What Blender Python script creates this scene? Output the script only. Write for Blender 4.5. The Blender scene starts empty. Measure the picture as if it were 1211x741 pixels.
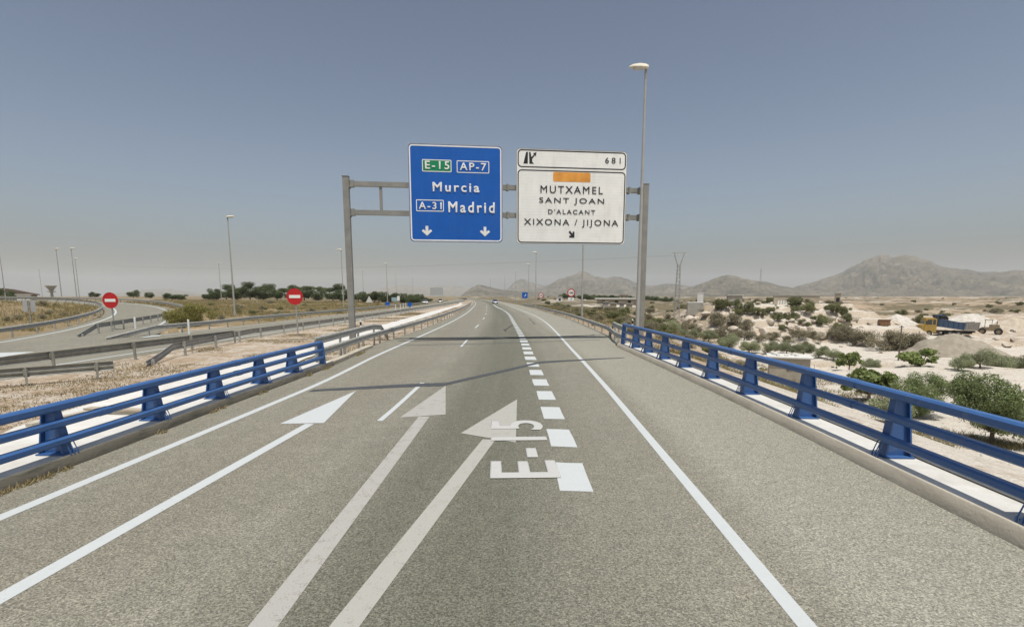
import bpy, bmesh, math, random
import numpy as np
from mathutils import Vector, Matrix
R = math.radians
random.seed(7)
rng = np.random.default_rng(11)
SC = bpy.context.scene
COL = SC.collection

# ------------------------------------------------------------------ camera
FOC, PITCH, EYE = 620.0, R(8.35), 2.75
YAW = math.atan(22.5 / FOC * math.cos(PITCH))
cd = bpy.data.cameras.new('camera'); cam = bpy.data.objects.new('camera', cd); COL.objects.link(cam)
cam.location = (0, 0, EYE); cam.rotation_euler = (R(90) - PITCH, 0, YAW)
cd.sensor_width = 36; cd.lens = 36 * FOC / 1211; cd.shift_y = 70.5 / 1211
cd.clip_start = .1; cd.clip_end = 40000
SC.camera = cam

# ------------------------------------------------------------------ light
TO_SUN = Vector((.085, -.27, .955)).normalized()
ELEV = math.asin(TO_SUN.z)
W = bpy.data.worlds.new('World'); SC.world = W; W.use_nodes = True
wn = W.node_tree; wn.nodes.clear()
sky = wn.nodes.new('ShaderNodeTexSky'); sky.sky_type = 'NISHITA'; sky.sun_disc = False
sky.sun_elevation = ELEV; sky.sun_rotation = math.atan2(TO_SUN.x, TO_SUN.y)
sky.air_density = 1.0; sky.dust_density = 3.6; sky.ozone_density = 1.6; sky.altitude = 50
hs = wn.nodes.new('ShaderNodeHueSaturation'); hs.inputs['Saturation'].default_value = .60
bg = wn.nodes.new('ShaderNodeBackground'); bg.inputs['Strength'].default_value = .0495
wo = wn.nodes.new('ShaderNodeOutputWorld')
wn.links.new(sky.outputs[0], hs.inputs['Color']); gm_ = wn.nodes.new('ShaderNodeGamma'); gm_.inputs['Gamma'].default_value = 1.75
wn.links.new(hs.outputs[0], gm_.inputs['Color']); tint = wn.nodes.new('ShaderNodeMix'); tint.data_type = 'RGBA'; tint.blend_type = 'MULTIPLY'; tint.inputs[0].default_value = 1; tint.inputs[7].default_value = (.70, .725, .715, 1)
wn.links.new(gm_.outputs[0], tint.inputs[6]); cap = wn.nodes.new('ShaderNodeMix'); cap.data_type = 'RGBA'; cap.blend_type = 'DARKEN'; cap.inputs[0].default_value = 1; cap.inputs[7].default_value = (11.3, 11.5, 11.6, 1)
wn.links.new(tint.outputs[2], cap.inputs[6]); wn.links.new(cap.outputs[2], bg.inputs['Color'])
wn.links.new(bg.outputs[0], wo.inputs['Surface'])
sl = bpy.data.lights.new('sun', 'SUN'); sl.energy = 4.5; sl.angle = R(.53); sl.color = (1, .955, .88)
so = bpy.data.objects.new('sun', sl); COL.objects.link(so)
so.rotation_euler = TO_SUN.to_track_quat('Z', 'Y').to_euler(); so.location = (60, -50, 200)
SC.view_settings.view_transform = 'Standard'; SC.view_settings.look = 'None'
SC.view_settings.exposure = 0.0; SC.view_settings.gamma = 1; SC.view_settings.use_curve_mapping = False
SC.cycles.max_bounces = 7; SC.cycles.diffuse_bounces = 3; SC.cycles.volume_bounces = 3
SC.cycles.transparent_max_bounces = 12
SC.cycles.caustics_reflective = False; SC.cycles.caustics_refractive = False

# ------------------------------------------------------------------ helpers: numbers
def ray(px, py):
    x = (px - 605.5) / FOC; y = -(py - 441) / FOC
    c, s = math.cos(PITCH), math.sin(PITCH)
    fy, fz = c + y * s, -s + y * c
    cy, sy = math.cos(YAW), math.sin(YAW)
    return Vector((x * cy - fy * sy, x * sy + fy * cy, fz))
def gp(px, py, z=0.0):
    r = ray(px, py); t = (z - EYE) / r.z
    return Vector((r.x * t, r.y * t, z))
def dp(px, py, Y):
    r = ray(px, py); t = Y / r.y
    return Vector((r.x * t, Y, EYE + r.z * t))
def pchip(pts):
    xs = np.array([p[0] for p in pts], float); ys = np.array([p[1] for p in pts], float)
    h = np.diff(xs); dl = np.diff(ys) / h
    m = np.zeros(len(xs)); m[0] = dl[0]; m[-1] = dl[-1]
    for i in range(1, len(xs) - 1):
        if dl[i - 1] * dl[i] > 0:
            w1, w2 = 2 * h[i] + h[i - 1], h[i] + 2 * h[i - 1]
            m[i] = (w1 + w2) / (w1 / dl[i - 1] + w2 / dl[i])
    def f(x):
        x = np.asarray(x, float)
        i = np.clip(np.searchsorted(xs, x) - 1, 0, len(h) - 1)
        t = (x - xs[i]) / h[i]
        out = ((1 + 2 * t) * (1 - t) ** 2 * ys[i] + t * (1 - t) ** 2 * h[i] * m[i]
               + t * t * (3 - 2 * t) * ys[i + 1] + t * t * (t - 1) * h[i] * m[i + 1])
        out = np.where(x < xs[0], ys[0] + (x - xs[0]) * m[0], out)
        out = np.where(x > xs[-1], ys[-1] + (x - xs[-1]) * m[-1], out)
        return out if out.ndim else float(out)
    return f
def sstep(a, b, x):
    t = np.clip((np.asarray(x, float) - a) / (b - a), 0, 1); return t * t * (3 - 2 * t)
_perm = np.random.default_rng(3).random((256, 256))
def vnoise(x, y):
    x = np.asarray(x, float); y = np.asarray(y, float)
    xi = np.floor(x).astype(int); yi = np.floor(y).astype(int)
    fx = x - xi; fy = y - yi; fx = fx * fx * (3 - 2 * fx); fy = fy * fy * (3 - 2 * fy)
    g = lambda a, b: _perm[a % 256, b % 256]
    return ((g(xi, yi) * (1 - fx) + g(xi + 1, yi) * fx) * (1 - fy)
            + (g(xi, yi + 1) * (1 - fx) + g(xi + 1, yi + 1) * fx) * fy) * 2 - 1
def fbm(x, y, o=4):
    s = 0; a = 1; n = 0
    for k in range(o):
        s = s + a * vnoise(x * 2 ** k + 17 * k, y * 2 ** k + 31 * k); n += a; a *= .5
    return s / n

# road geometry: lateral position of every line against the distance Y
LEFT = pchip([(-80, -6.64), (0, -6.64), (14.8, -6.68), (24.2, -7.2), (33.5, -7.55), (49.4, -8.2), (76.7, -9.85), (132, -14.45), (186, -19.5), (315, -34.9), (520, -66), (900, -140)])
RIGHT = pchip([(-80, 2.34), (0, 2.34), (14, 2.32), (21, 2.25), (28, 2.13), (38, 2.0), (52, 1.7), (69, .94), (96, -1.22), (133, -4.6), (173, -8.6), (250, -17.5), (315, -26), (520, -57), (900, -131)])
EXITL = pchip([(3, .7), (7.8, .66), (10, .6), (12.2, .52), (14.4, .43), (16.5, .33), (23, .0), (29, -.27), (38, -.73), (49, -1.41), (82, -3.5), (110, -6.0), (130, -8.2), (173, -12.4), (315, -29), (520, -60)])
LANE = pchip([(-80, -3.35), (11.3, -3.36), (16.6, -3.47), (29.3, -3.86), (33.6, -4.07), (45.8, -4.85), (50.8, -5.08), (63.5, -5.76), (69, -6.1), (132, -11.1), (186, -15.9), (315, -31.6), (520, -62), (900, -136)])
KERB_R = pchip([(-40, 5.41), (8.7, 5.41), (14, 5.32), (19, 5.15), (24, 4.93), (28.6, 4.72), (40, 4.5), (60, 3.9), (90, 2.0), (133, -1.6), (173, -5.4), (315, -22.5), (520, -54), (900, -128)])
KERB_L = pchip([(-40, -7.42), (7, -7.45), (12.7, -7.65), (20, -7.85), (28, -8.4), (34, -8.55), (49, -9.1), (77, -10.8), (132, -15.4), (186, -20.6), (315, -36.2), (520, -67.3), (900, -141)])
DX = lambda y: LEFT(y) + 6.64            # bend of the opposite carriageway
OPP_N = lambda y: -18.35 + .75 * DX(y) + .0 * y
OPP_F = lambda y: -25.9 + .78 * DX(y)

# ------------------------------------------------------------------ terrain height
RAMP = [(-23.6, 8, 0), (-24.6, 18, 0), (-27.5, 28, .05), (-31.6, 38, .2), (-40.2, 53, .55), (-51.5, 68, .95), (-69, 86, 1.4), (-84, 96, 1.7), (-102, 102, 1.9), (-125, 104, 2.1)]
_rp = np.array(RAMP, float); _rt = np.linspace(0, 1, len(_rp))
_rf = [pchip(list(zip(_rt, _rp[:, k]))) for k in range(3)]
RAMPC = np.array([[f(t) for f in _rf] for t in np.linspace(0, 1, 90)])
def Hraw(x, y):
    x = np.asarray(x, float); y = np.asarray(y, float)
    r = np.hypot(x, y)
    kr = KERB_R(np.clip(y, -40, 880)); kl = KERB_L(np.clip(y, -40, 880))
    e = x - kr - .9 - 1.2 * sstep(28, 36, y); el = kl - x
    # right-hand valley
    az = np.degrees(np.arctan2(x, np.maximum(y, .1)))
    floor = -5.6 + 1.7 * sstep(62, 92, y) + 2.2 * sstep(100, 260, r) + 1.7 * sstep(250, 900, r)
    near_road = -2.0 + 1.2 * sstep(50, 150, y) + 1.0 * sstep(150, 500, y)
    wv = sstep(6, 22, az - 0) * sstep(4, 18, e)
    fl = near_road * (1 - wv) + floor * wv
    width = 9 + 10 * sstep(30, 60, y)
    hr = -.07 + (fl + .07) * sstep(0, 1, e / width)
    # hillock
    u = (x - 48) / 19.0; v = (y - 107) / 22.0
    ridge = np.clip(1 - np.abs(u) ** 4.5, 0, 1) * np.exp(-np.maximum(0, np.abs(v) - .15) ** 2 * 3.0)
    hk = 5.0 * ridge * (1 + .16 * fbm(x / 9, y / 9, 3))
    # second low rise to the right behind the lorry
    hk = hk + 1.5 * np.exp(-((x - 74) / 8.0) ** 2 - ((y - 96) / 8.0) ** 2)
    rough = .85 * fbm(x / 7 + 3, y / 7, 4) * sstep(10, 30, e) * sstep(45, 80, r) + 1.0 * fbm(x / 60, y / 60 + 9, 3) * sstep(140, 400, r)
    hk = hk + 1.0 * ridge * np.abs(fbm(x / 3.2, y / 3.2, 3))
    ter = np.tanh(3.2 * fbm(x / 75 + 5, y / 24 + 2, 3)) * 1.15 * sstep(118, 190, r) * sstep(12, 30, e) * (1 - ridge)
    hR = hr + (hk + rough + ter) * (e > 0)
    q = 1.25; ph = hR / q + .35 * fbm(x / 14, y / 14, 2); st = (np.floor(ph) + sstep(.30, .62, ph - np.floor(ph)) - .35 * fbm(x / 14, y / 14, 2)) * q
    hR = hR + (st - hR) * .8 * sstep(12, 30, e) * sstep(58, 78, r) * (1 - .75 * sstep(150, 260, r))
    # left side
    base = -.07 + .035 * fbm(x / 2.2, y / 2.2, 2) * sstep(.8, 2.5, el) - .25 * sstep(1.2, 2.4, el) * sstep(8.6, 7.0, y) * sstep(-11.6, -10.6, x) * 3
    lo = 1.9 * sstep(120, 300, r) * sstep(3, 20, np.abs(x + 22 - DX(np.clip(y, -40, 800)) ) - 5)
    md = 2.7 * np.exp(-((x + 66) / 17.0) ** 2 - ((y - 52) / 17.0) ** 2) * (1 + .12 * fbm(x / 5, y / 5, 3))
    hL = base + lo + md + (.25 * fbm(x / 40, y / 40, 3) * sstep(60, 160, r) * sstep(2, 14, el))
    return np.where(x < kl, hL, np.where(x > kr, hR, -.07))
def H(x, y):
    h = Hraw(x, y)
    x = np.asarray(x, float); y = np.asarray(y, float)
    sh = h.shape; X = x.ravel(); Y = y.ravel(); h = h.ravel().copy()
    m = (X > -150) & (X < -12) & (Y > 0) & (Y < 125)
    if m.any():                                        # carry the ramp
        P = np.stack([X[m], Y[m]], 1)
        d = np.hypot(P[:, None, 0] - RAMPC[None, :, 0], P[:, None, 1] - RAMPC[None, :, 1])
        i = d.argmin(1); dm = d.min(1)
        w = 1 - sstep(4.6, 10, dm)
        h[m] = h[m] * (1 - w) + (RAMPC[i, 2] - .10) * w
    m = (X < OPP_N(np.clip(Y, -80, 880)) + .6) & (X > OPP_F(np.clip(Y, -80, 880)) - .8)
    h[m] = np.minimum(h[m], -.07)
    return h.reshape(sh) if sh else float(h[0])
def hz(x, y): return float(H(np.array([x]), np.array([y]))[0])
def hit(px, py, tmax=3000):
    r = ray(px, py)
    t = np.geomspace(3, tmax, 1500)
    z = EYE + r.z * t - H(r.x * t, r.y * t)
    k = np.argmax(z < 0) if (z < 0).any() else len(t) - 1
    return Vector((r.x * t[k], r.y * t[k], float(H(np.array([r.x * t[k]]), np.array([r.y * t[k]]))[0])))

# ------------------------------------------------------------------ helpers: materials
class N:
    def __init__(s, name):
        s.m = bpy.data.materials.new(name); s.m.use_nodes = True; s.t = s.m.node_tree; s.t.nodes.clear()
        s.o = s.t.nodes.new('ShaderNodeOutputMaterial')
    def n(s, typ, **k):
        nd = s.t.nodes.new(typ)
        for a, b in k.items():
            if a in nd.inputs: s.put(nd.inputs[a], b)
            else: setattr(nd, a, b)
        return nd
    def put(s, sock, v):
        if isinstance(v, bpy.types.NodeSocket): s.t.links.new(v, sock)
        elif isinstance(v, tuple) and len(v) == 3 and sock.type == 'RGBA': sock.default_value = (*v, 1)
        else: sock.default_value = v
    def noise(s, vec, scale, detail=4, rough=.6):
        nd = s.n('ShaderNodeTexNoise'); s.put(nd.inputs['Vector'], vec)
        nd.inputs['Scale'].default_value = scale; nd.inputs['Detail'].default_value = detail; nd.inputs['Roughness'].default_value = rough
        return nd.outputs['Fac']
    def ramp(s, f, a, b, va=0.0, vb=1.0):
        nd = s.n('ShaderNodeMapRange'); nd.clamp = True
        for k, v in zip(('Value', 'From Min', 'From Max', 'To Min', 'To Max'), (f, a, b, va, vb)): s.put(nd.inputs[k], v)
        return nd.outputs[0]
    def mix(s, f, a, b, mode='MIX'):
        nd = s.n('ShaderNodeMix', data_type='RGBA', blend_type=mode)
        s.put(nd.inputs[0], f); s.put(nd.inputs[6], a); s.put(nd.inputs[7], b)
        return nd.outputs[2]
    def math(s, op, a, b=0.0):
        nd = s.n('ShaderNodeMath', operation=op); s.put(nd.inputs[0], a); s.put(nd.inputs[1], b); return nd.outputs[0]
    def done(s, col, rough=.7, metal=0.0, bump=None, dist=.02, spec=.5, coat=0.0):
        p = s.n('ShaderNodeBsdfPrincipled'); s.put(p.inputs['Base Color'], col); s.put(p.inputs['Roughness'], rough)
        s.put(p.inputs['Metallic'], metal); p.inputs['Specular IOR Level'].default_value = spec
        p.inputs['Coat Weight'].default_value = coat
        if bump is not None:
            b = s.n('ShaderNodeBump'); b.inputs['Distance'].default_value = dist; b.inputs['Strength'].default_value = .7
            s.put(b.inputs['Height'], bump); s.t.links.new(b.outputs[0], p.inputs['Normal'])
        s.t.links.new(p.outputs[0], s.o.inputs['Surface']); s.p = p
        return s.m
    def pos(s): return s.n('ShaderNodeNewGeometry').outputs['Position']
    def obj(s): return s.n('ShaderNodeTexCoord').outputs['Object']
def rgb(r, g, b):
    f = lambda v: (v / 255 / 12.92 if v / 255 <= .04045 else ((v / 255 + .055) / 1.055) ** 2.4)
    return (f(r), f(g), f(b))
def plain(name, col, rough=.6, metal=0.0, var=.12, scale=3.0, spec=.5, dirt=None, coat=0.0):
    n = N(name); v = n.obj()
    f = n.noise(v, scale, 5)
    dark = tuple(c * (1 - var) for c in col); lite = tuple(min(1, c * (1 + var)) for c in col)
    c = n.mix(n.ramp(f, .3, .7), dark, lite)
    if dirt:
        c = n.mix(n.ramp(n.noise(v, scale * 2.7, 6, .7), .55, .75, 0, .55), c, dirt)
    return n.done(c, n.ramp(f, .3, .7, rough * .85, min(1, rough * 1.15)), metal, spec=spec, coat=coat)
M = {}
def mk_asphalt(name, main):
    n = N(name); uv = n.n('ShaderNodeUVMap').outputs[0] if main else n.pos()
    p = n.pos()
    sx = n.n('ShaderNodeSeparateXYZ'); n.put(sx.inputs[0], uv)
    big = n.noise(p, .22, 4); med = n.noise(p, 1.6, 5)
    mp = n.n('ShaderNodeMapping'); n.put(mp.inputs[0], uv); mp.inputs['Scale'].default_value = (1.3, .035, 1)
    streak = n.noise(mp.outputs[0], 1.0, 4)
    gr = n.noise(p, 38, 3, .85); gr2 = n.noise(p, 100, 2, .8)
    c = n.mix(n.ramp(big, .3, .7), (.186, .177, .145), (.224, .214, .178))
    c = n.mix(n.ramp(streak, .35, .68, 0, .5), c, (.175, .163, .13))
    c = n.mix(n.ramp(med, .5, .8, 0, .35), c, (.30, .275, .235))
    if main:
        # the two wheel tracks of each lane and the paler shoulder
        for cx, wd, col, k in ((-.9, 2.3, (.107, .108, .084), .82), (-4.9, 1.3, (.185, .168, .135), .4), (1.5, .5, (.17, .165, .135), .35)):
            dlt = n.math('ABSOLUTE', n.math('SUBTRACT', sx.outputs[0], cx))
            c = n.mix(n.math('MULTIPLY', n.ramp(dlt, wd * .35, wd, 1, 0), n.ramp(streak, .2, .6, k * .6, k)), c, col)
        sh = n.ramp(sx.outputs[0], 2.5, 3.1)
        c = n.mix(n.math('MULTIPLY', sh, .6), c, (.285, .275, .235))
    g = n.math('ADD', n.math('MULTIPLY', gr, .55), n.math('MULTIPLY', gr2, .45))
    k = n.ramp(g, .38, .62, .46, 1.54)
    c = n.mix(1.0, c, n.n('ShaderNodeCombineColor', Red=k, Green=k, Blue=k).outputs[0], 'MULTIPLY')
    ag = n.n('ShaderNodeTexVoronoi'); n.put(ag.inputs['Vector'], p); ag.inputs['Scale'].default_value = 62
    sa = n.n('ShaderNodeSeparateColor'); n.put(sa.inputs[0], ag.outputs['Color'])
    ka = n.ramp(sa.outputs[0], 0, 1, .62, 1.40)
    c = n.mix(1.0, c, n.n('ShaderNodeCombineColor', Red=ka, Green=ka, Blue=n.math('MULTIPLY', ka, .98)).outputs[0], 'MULTIPLY')
    km = n.ramp(n.noise(p, 5.5, 4, .7), .3, .7, .9, 1.1)
    c = n.mix(1.0, c, n.n('ShaderNodeCombineColor', Red=km, Green=km, Blue=km).outputs[0], 'MULTIPLY')
    # cracks and stains
    vo = n.n('ShaderNodeTexVoronoi', feature='DISTANCE_TO_EDGE'); n.put(vo.inputs['Vector'], n.mix(.12, p, n.n('ShaderNodeTexNoise', Scale=.8).outputs['Color']))
    vo.inputs['Scale'].default_value = .09
    crack = n.math('MULTIPLY', n.ramp(vo.outputs[0], .0, .0018, 1, 0), n.ramp(n.noise(p, .07, 2), .56, .62))
    c = n.mix(n.math('MULTIPLY', crack, .6), c, (.05, .047, .04))
    spots = n.ramp(n.noise(p, .9, 3, .4), .70, .78, 0, .35)
    c = n.mix(spots, c, (.10, .095, .08))
    return n.done(c, .88, bump=g, dist=.003, spec=.25)
M['road'] = mk_asphalt('asphalt', True); M['road2'] = mk_asphalt('ramp_asphalt', False)
def mk_paint(name, col, wear, under=(.2, .185, .15)):
    n = N(name); p = n.pos()
    a = n.noise(p, 5, 6, .75); b = n.noise(p, 40, 3, .8)
    f = n.math('ADD', n.math('MULTIPLY', a, .6), n.math('MULTIPLY', b, .4))
    k = n.ramp(f, .5 + .2 - wear * .35, .5 + .26 - wear * .22, 0, min(1, .35 + wear))
    c = n.mix(k, n.mix(n.ramp(a, .3, .7), tuple(x * .9 for x in col), col), under)
    return n.done(c, .7, bump=b, dist=.004, spec=.3)
M['paint'] = mk_paint('road_paint', (.49, .515, .52), .34)
M['paint_worn'] = mk_paint('worn_road_paint', (.38, .375, .34), .5, (.23, .22, .185))
M['paint_grey'] = mk_paint('grey_road_paint', (.38, .37, .345), .54, (.2, .18, .15))
M['paint_text'] = mk_paint('lettering_road_paint', (.47, .465, .45), .38)
def mk_concrete(name, a, b, dirt, dk):
    n = N(name); p = n.pos(); f = n.noise(p, 1.1, 6, .65); g = n.noise(p, 22, 4, .7)
    mp = n.n('ShaderNodeMapping'); n.put(mp.inputs[0], p); mp.inputs['Scale'].default_value = (.6, .6, 5)
    c = n.mix(n.ramp(f, .3, .7), a, b)
    c = n.mix(n.ramp(n.noise(mp.outputs[0], 1.7, 6, .75), .48, .68, 0, dk), c, dirt)
    c = n.mix(n.ramp(g, .55, .75, 0, .25), c, tuple(x * .6 for x in a))
    return n.done(c, .9, bump=g, dist=.01, spec=.2)
M['concrete'] = mk_concrete('pale_concrete', (.53, .52, .49), (.63, .62, .59), (.38, .35, .29), .4)
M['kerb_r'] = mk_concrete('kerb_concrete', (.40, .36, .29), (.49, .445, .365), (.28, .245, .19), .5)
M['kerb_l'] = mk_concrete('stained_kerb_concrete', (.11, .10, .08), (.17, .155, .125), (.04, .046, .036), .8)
M['strip'] = plain('bitumen_strip', (.04, .041, .043), .85, var=.25, scale=8)
M['joint_shadow'] = plain('joint_and_shadow_bitumen', (.052, .056, .062), .8, var=.3, scale=4)  # serves the thin joint and the painted gantry beam shadow
M['tar_shadow'] = plain('tar_and_shadow_black', (.018, .017, .016), .7, var=.3, scale=4)  # serves the sealed cracks and the painted gantry shadow line
def mk_blue(name, col, col2):
    n = N(name); v = n.pos(); f = n.noise(v, 2.2, 5); g = n.noise(v, 26, 4, .7)
    c = n.mix(n.ramp(f, .3, .7), col, col2)
    c = n.mix(n.ramp(g, .56, .76, 0, .4), c, (.17, .18, .21)); c = n.mix(n.ramp(n.noise(v, 4.5, 6, .75), .55, .72, 0, .4), c, (.19, .19, .20)); c = n.mix(n.ramp(n.noise(v, 9, 5, .8), .70, .74, 0, .6), c, (.14, .075, .04))
    return n.done(c, n.ramp(f, .3, .7, .34, .5), bump=g, dist=.001, spec=.5)
M['blue'] = mk_blue('blue_rail_paint', (.032, .10, .27), (.045, .124, .315))
M['galv'] = plain('galvanised_steel', (.37, .365, .34), .55, .25, .22, 4, dirt=(.17, .15, .12))
M['galv_dark'] = plain('weathered_steel', (.29, .285, .25), .6, .2, .22, 4, dirt=(.12, .10, .08))
M['gantry'] = plain('gantry_steel', (.25, .245, .225), .55, .15, .14, 2.0, dirt=(.16, .14, .11))
M['lamp'] = plain('lamp_pole_steel', (.40, .395, .37), .5, .2, .1, 1.5)
M['lamp_head'] = plain('lamp_head_paint', (.62, .58, .47), .5, 0, .08, 3)
M['glass_lamp'] = plain('lamp_glass', (.5, .5, .47), .2, 0, .05)
def mk_sheet(name, col, dk=.16):
    n = N(name); v = n.obj(); f = n.noise(v, 1.2, 5); sp = n.n('ShaderNodeSeparateXYZ'); n.put(sp.inputs[0], v)
    fr = n.math('FRACT', n.math('MULTIPLY', sp.outputs[2], 5.7)); gro = n.ramp(n.math('ABSOLUTE', n.math('SUBTRACT', fr, .5)), .44, .49, 0, 1)
    mp = n.n('ShaderNodeMapping'); n.put(mp.inputs[0], v); mp.inputs['Scale'].default_value = (1.5, 1, .25)
    c = n.mix(n.ramp(f, .3, .7), tuple(x * .93 for x in col), tuple(min(1, x * 1.05) for x in col))
    c = n.mix(n.ramp(n.noise(mp.outputs[0], 1.6, 5, .7), .5, .75, 0, dk), c, (.35, .31, .25))
    c = n.mix(n.math('MULTIPLY', gro, .16), c, tuple(x * .4 for x in col))
    return n.done(c, .4, bump=n.math('SUBTRACT', 1.0, gro), dist=.004, spec=.4)
M['sign_blue'] = mk_sheet('sign_blue_sheet', (.003, .10, .44), .05)
M['sign_white'] = mk_sheet('sign_white_sheet', (.84, .83, .80))
M['sign_green'] = plain('sign_green_sheet', (.0, .22, .09), .4, 0, .05)
M['sign_black'] = plain('sign_black', (.012, .012, .013), .5, 0, .1)
M['sign_orange'] = plain('sign_orange', (.72, .31, .05), .5, 0, .25, 1.6)
M['sign_red'] = plain('sign_red_sheet', (.50, .014, .018), .4, 0, .08)
M['sign_back'] = plain('sign_back_aluminium', (.42, .43, .44), .5, .2, .1)
M['sign_frame'] = plain('sign_edge_aluminium', (.35, .35, .35), .5, .4, .1)
M['white_plastic'] = plain('white_plastic', (.78, .78, .76), .5, 0, .05)

# ------------------------------------------------------------------ helpers: objects
def tag(o, label=None, cat=None, group=None, kind=None):
    if label: o['label'] = label
    if cat: o['category'] = cat
    if group: o['group'] = group
    if kind: o['kind'] = kind
    return o
def thing(name, label, cat, loc=(0, 0, 0), rz=0.0, group=None):
    o = bpy.data.objects.new(name, None); COL.objects.link(o); o.empty_display_size = .3
    o.location = loc; o.rotation_euler = (0, 0, rz)
    return tag(o, label, cat, group)
class MB:
    def __init__(s): s.v = []; s.f = []; s.uv = None
    def add(s, vs, fs):
        k = len(s.v); s.v += [tuple(p) for p in vs]; s.f += [tuple(i + k for i in f) for f in fs]; return s
    def box(s, c, d, rz=0.0, taper=1.0):
        cx, cy, cz = c; a, b, h = d[0] / 2, d[1] / 2, d[2] / 2
        vs = []
        for z, t in ((-h, 1.0), (h, taper)):
            for x, y in ((-a, -b), (a, -b), (a, b), (-a, b)):
                x *= t; y *= t
                vs.append((cx + x * math.cos(rz) - y * math.sin(rz), cy + x * math.sin(rz) + y * math.cos(rz), cz + z))
        return s.add(vs, [(3, 2, 1, 0), (4, 5, 6, 7), (0, 1, 5, 4), (1, 2, 6, 5), (2, 3, 7, 6), (3, 0, 4, 7)])
    def tube(s, pts, rad, n=8, cap=True):
        pts = [Vector(p) for p in pts]; rad = [rad] * len(pts) if not hasattr(rad, '__len__') else rad
        vs = []; prev = None
        for i, p in enumerate(pts):
            d = (pts[min(i + 1, len(pts) - 1)] - pts[max(i - 1, 0)]).normalized()
            if prev is None:
                a = d.orthogonal().normalized()
            else:
                a = (prev - d * prev.dot(d)).normalized()
            prev = a; b = d.cross(a)
            for k in range(n):
                t = 2 * math.pi * (k + .5) / n
                vs.append(p + (a * math.cos(t) + b * math.sin(t)) * rad[i])
        fs = []
        for i in range(len(pts) - 1):
            for k in range(n):
                fs.append((i * n + k, i * n + (k + 1) % n, (i + 1) * n + (k + 1) % n, (i + 1) * n + k))
        if cap: fs += [tuple(range(n - 1, -1, -1)), tuple(range((len(pts) - 1) * n, len(pts) * n))]
        return s.add(vs, fs)
    def sweep(s, path, prof, closed=True):
        """profile (n, z): n to the right of the path's heading, horizontal"""
        path = [Vector(p) for p in path]; m = len(prof); vs = []
        for i, p in enumerate(path):
            d = path[min(i + 1, len(path) - 1)] - path[max(i - 1, 0)]; d.z = 0; d.normalize()
            nr = Vector((d.y, -d.x, 0))
            for a, z in prof: vs.append(p + nr * a + Vector((0, 0, z)))
        fs = []
        for i in range(len(path) - 1):
            for k in range(m if closed else m - 1):
                fs.append((i * m + k, (i + 1) * m + k, (i + 1) * m + (k + 1) % m, i * m + (k + 1) % m))
        if closed: fs += [tuple(range(m)), tuple(range((len(path) - 1) * m, len(path) * m))[::-1]]
        return s.add(vs, fs)
    def prism(s, poly, y0, y1):
        """poly in x, z; extruded along y"""
        n = len(poly)
        vs = [(x, y0, z) for x, z in poly] + [(x, y1, z) for x, z in poly]
        return s.add(vs, [tuple(range(n)), tuple(range(2 * n - 1, n - 1, -1))] + [(k, k + n, (k + 1) % n + n, (k + 1) % n) for k in range(n)])
    def flat(s, poly, z):
        return s.add([(p[0], p[1], z) for p in poly], [tuple(range(len(poly)))])
    def build(s, name, mat, parent=None, smooth=True, label=None, world=False, ang=35):
        me = bpy.data.meshes.new(name)
        vs = s.v
        if world and parent is not None:
            c, sn = math.cos(-parent.rotation_euler.z), math.sin(-parent.rotation_euler.z); L = parent.location
            vs = [((x - L.x) * c - (y - L.y) * sn, (x - L.x) * sn + (y - L.y) * c, z - L.z) for x, y, z in vs]
        me.from_pydata([tuple(v) for v in vs], [], s.f); me.update()
        b = bmesh.new(); b.from_mesh(me); bmesh.ops.recalc_face_normals(b, faces=b.faces); b.to_mesh(me); b.free()
        if smooth:
            me.shade_smooth(); me.set_sharp_from_angle(angle=R(ang))
        me.materials.append(mat)
        o = bpy.data.objects.new(name, me); COL.objects.link(o)
        if parent is not None: o.parent = parent
        if label: o['label'] = label
        return o
def dup(o, parent=None):
    c = o.copy(); COL.objects.link(c)
    if parent is not None: c.parent = parent
    for ch in o.children: dup(ch, c)
    return c
def npmesh(name, V, F, mat):
    me = bpy.data.meshes.new(name); k = F.shape[1]
    me.vertices.add(len(V)); me.vertices.foreach_set('co', V.astype(np.float32).ravel())
    me.loops.add(F.size); me.loops.foreach_set('vertex_index', F.astype(np.int32).ravel())
    me.polygons.add(len(F)); me.polygons.foreach_set('loop_start', np.arange(0, F.size, k, dtype=np.int32))
    me.update(calc_edges=True); me.validate(); me.materials.append(mat); return me
ORD = 'first second third fourth fifth sixth seventh eighth ninth tenth eleventh twelfth thirteenth fourteenth fifteenth sixteenth seventeenth eighteenth nineteenth twentieth'.split()
def ordn(i): return ORD[i] if i < 20 else ORD[i % 20]

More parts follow.
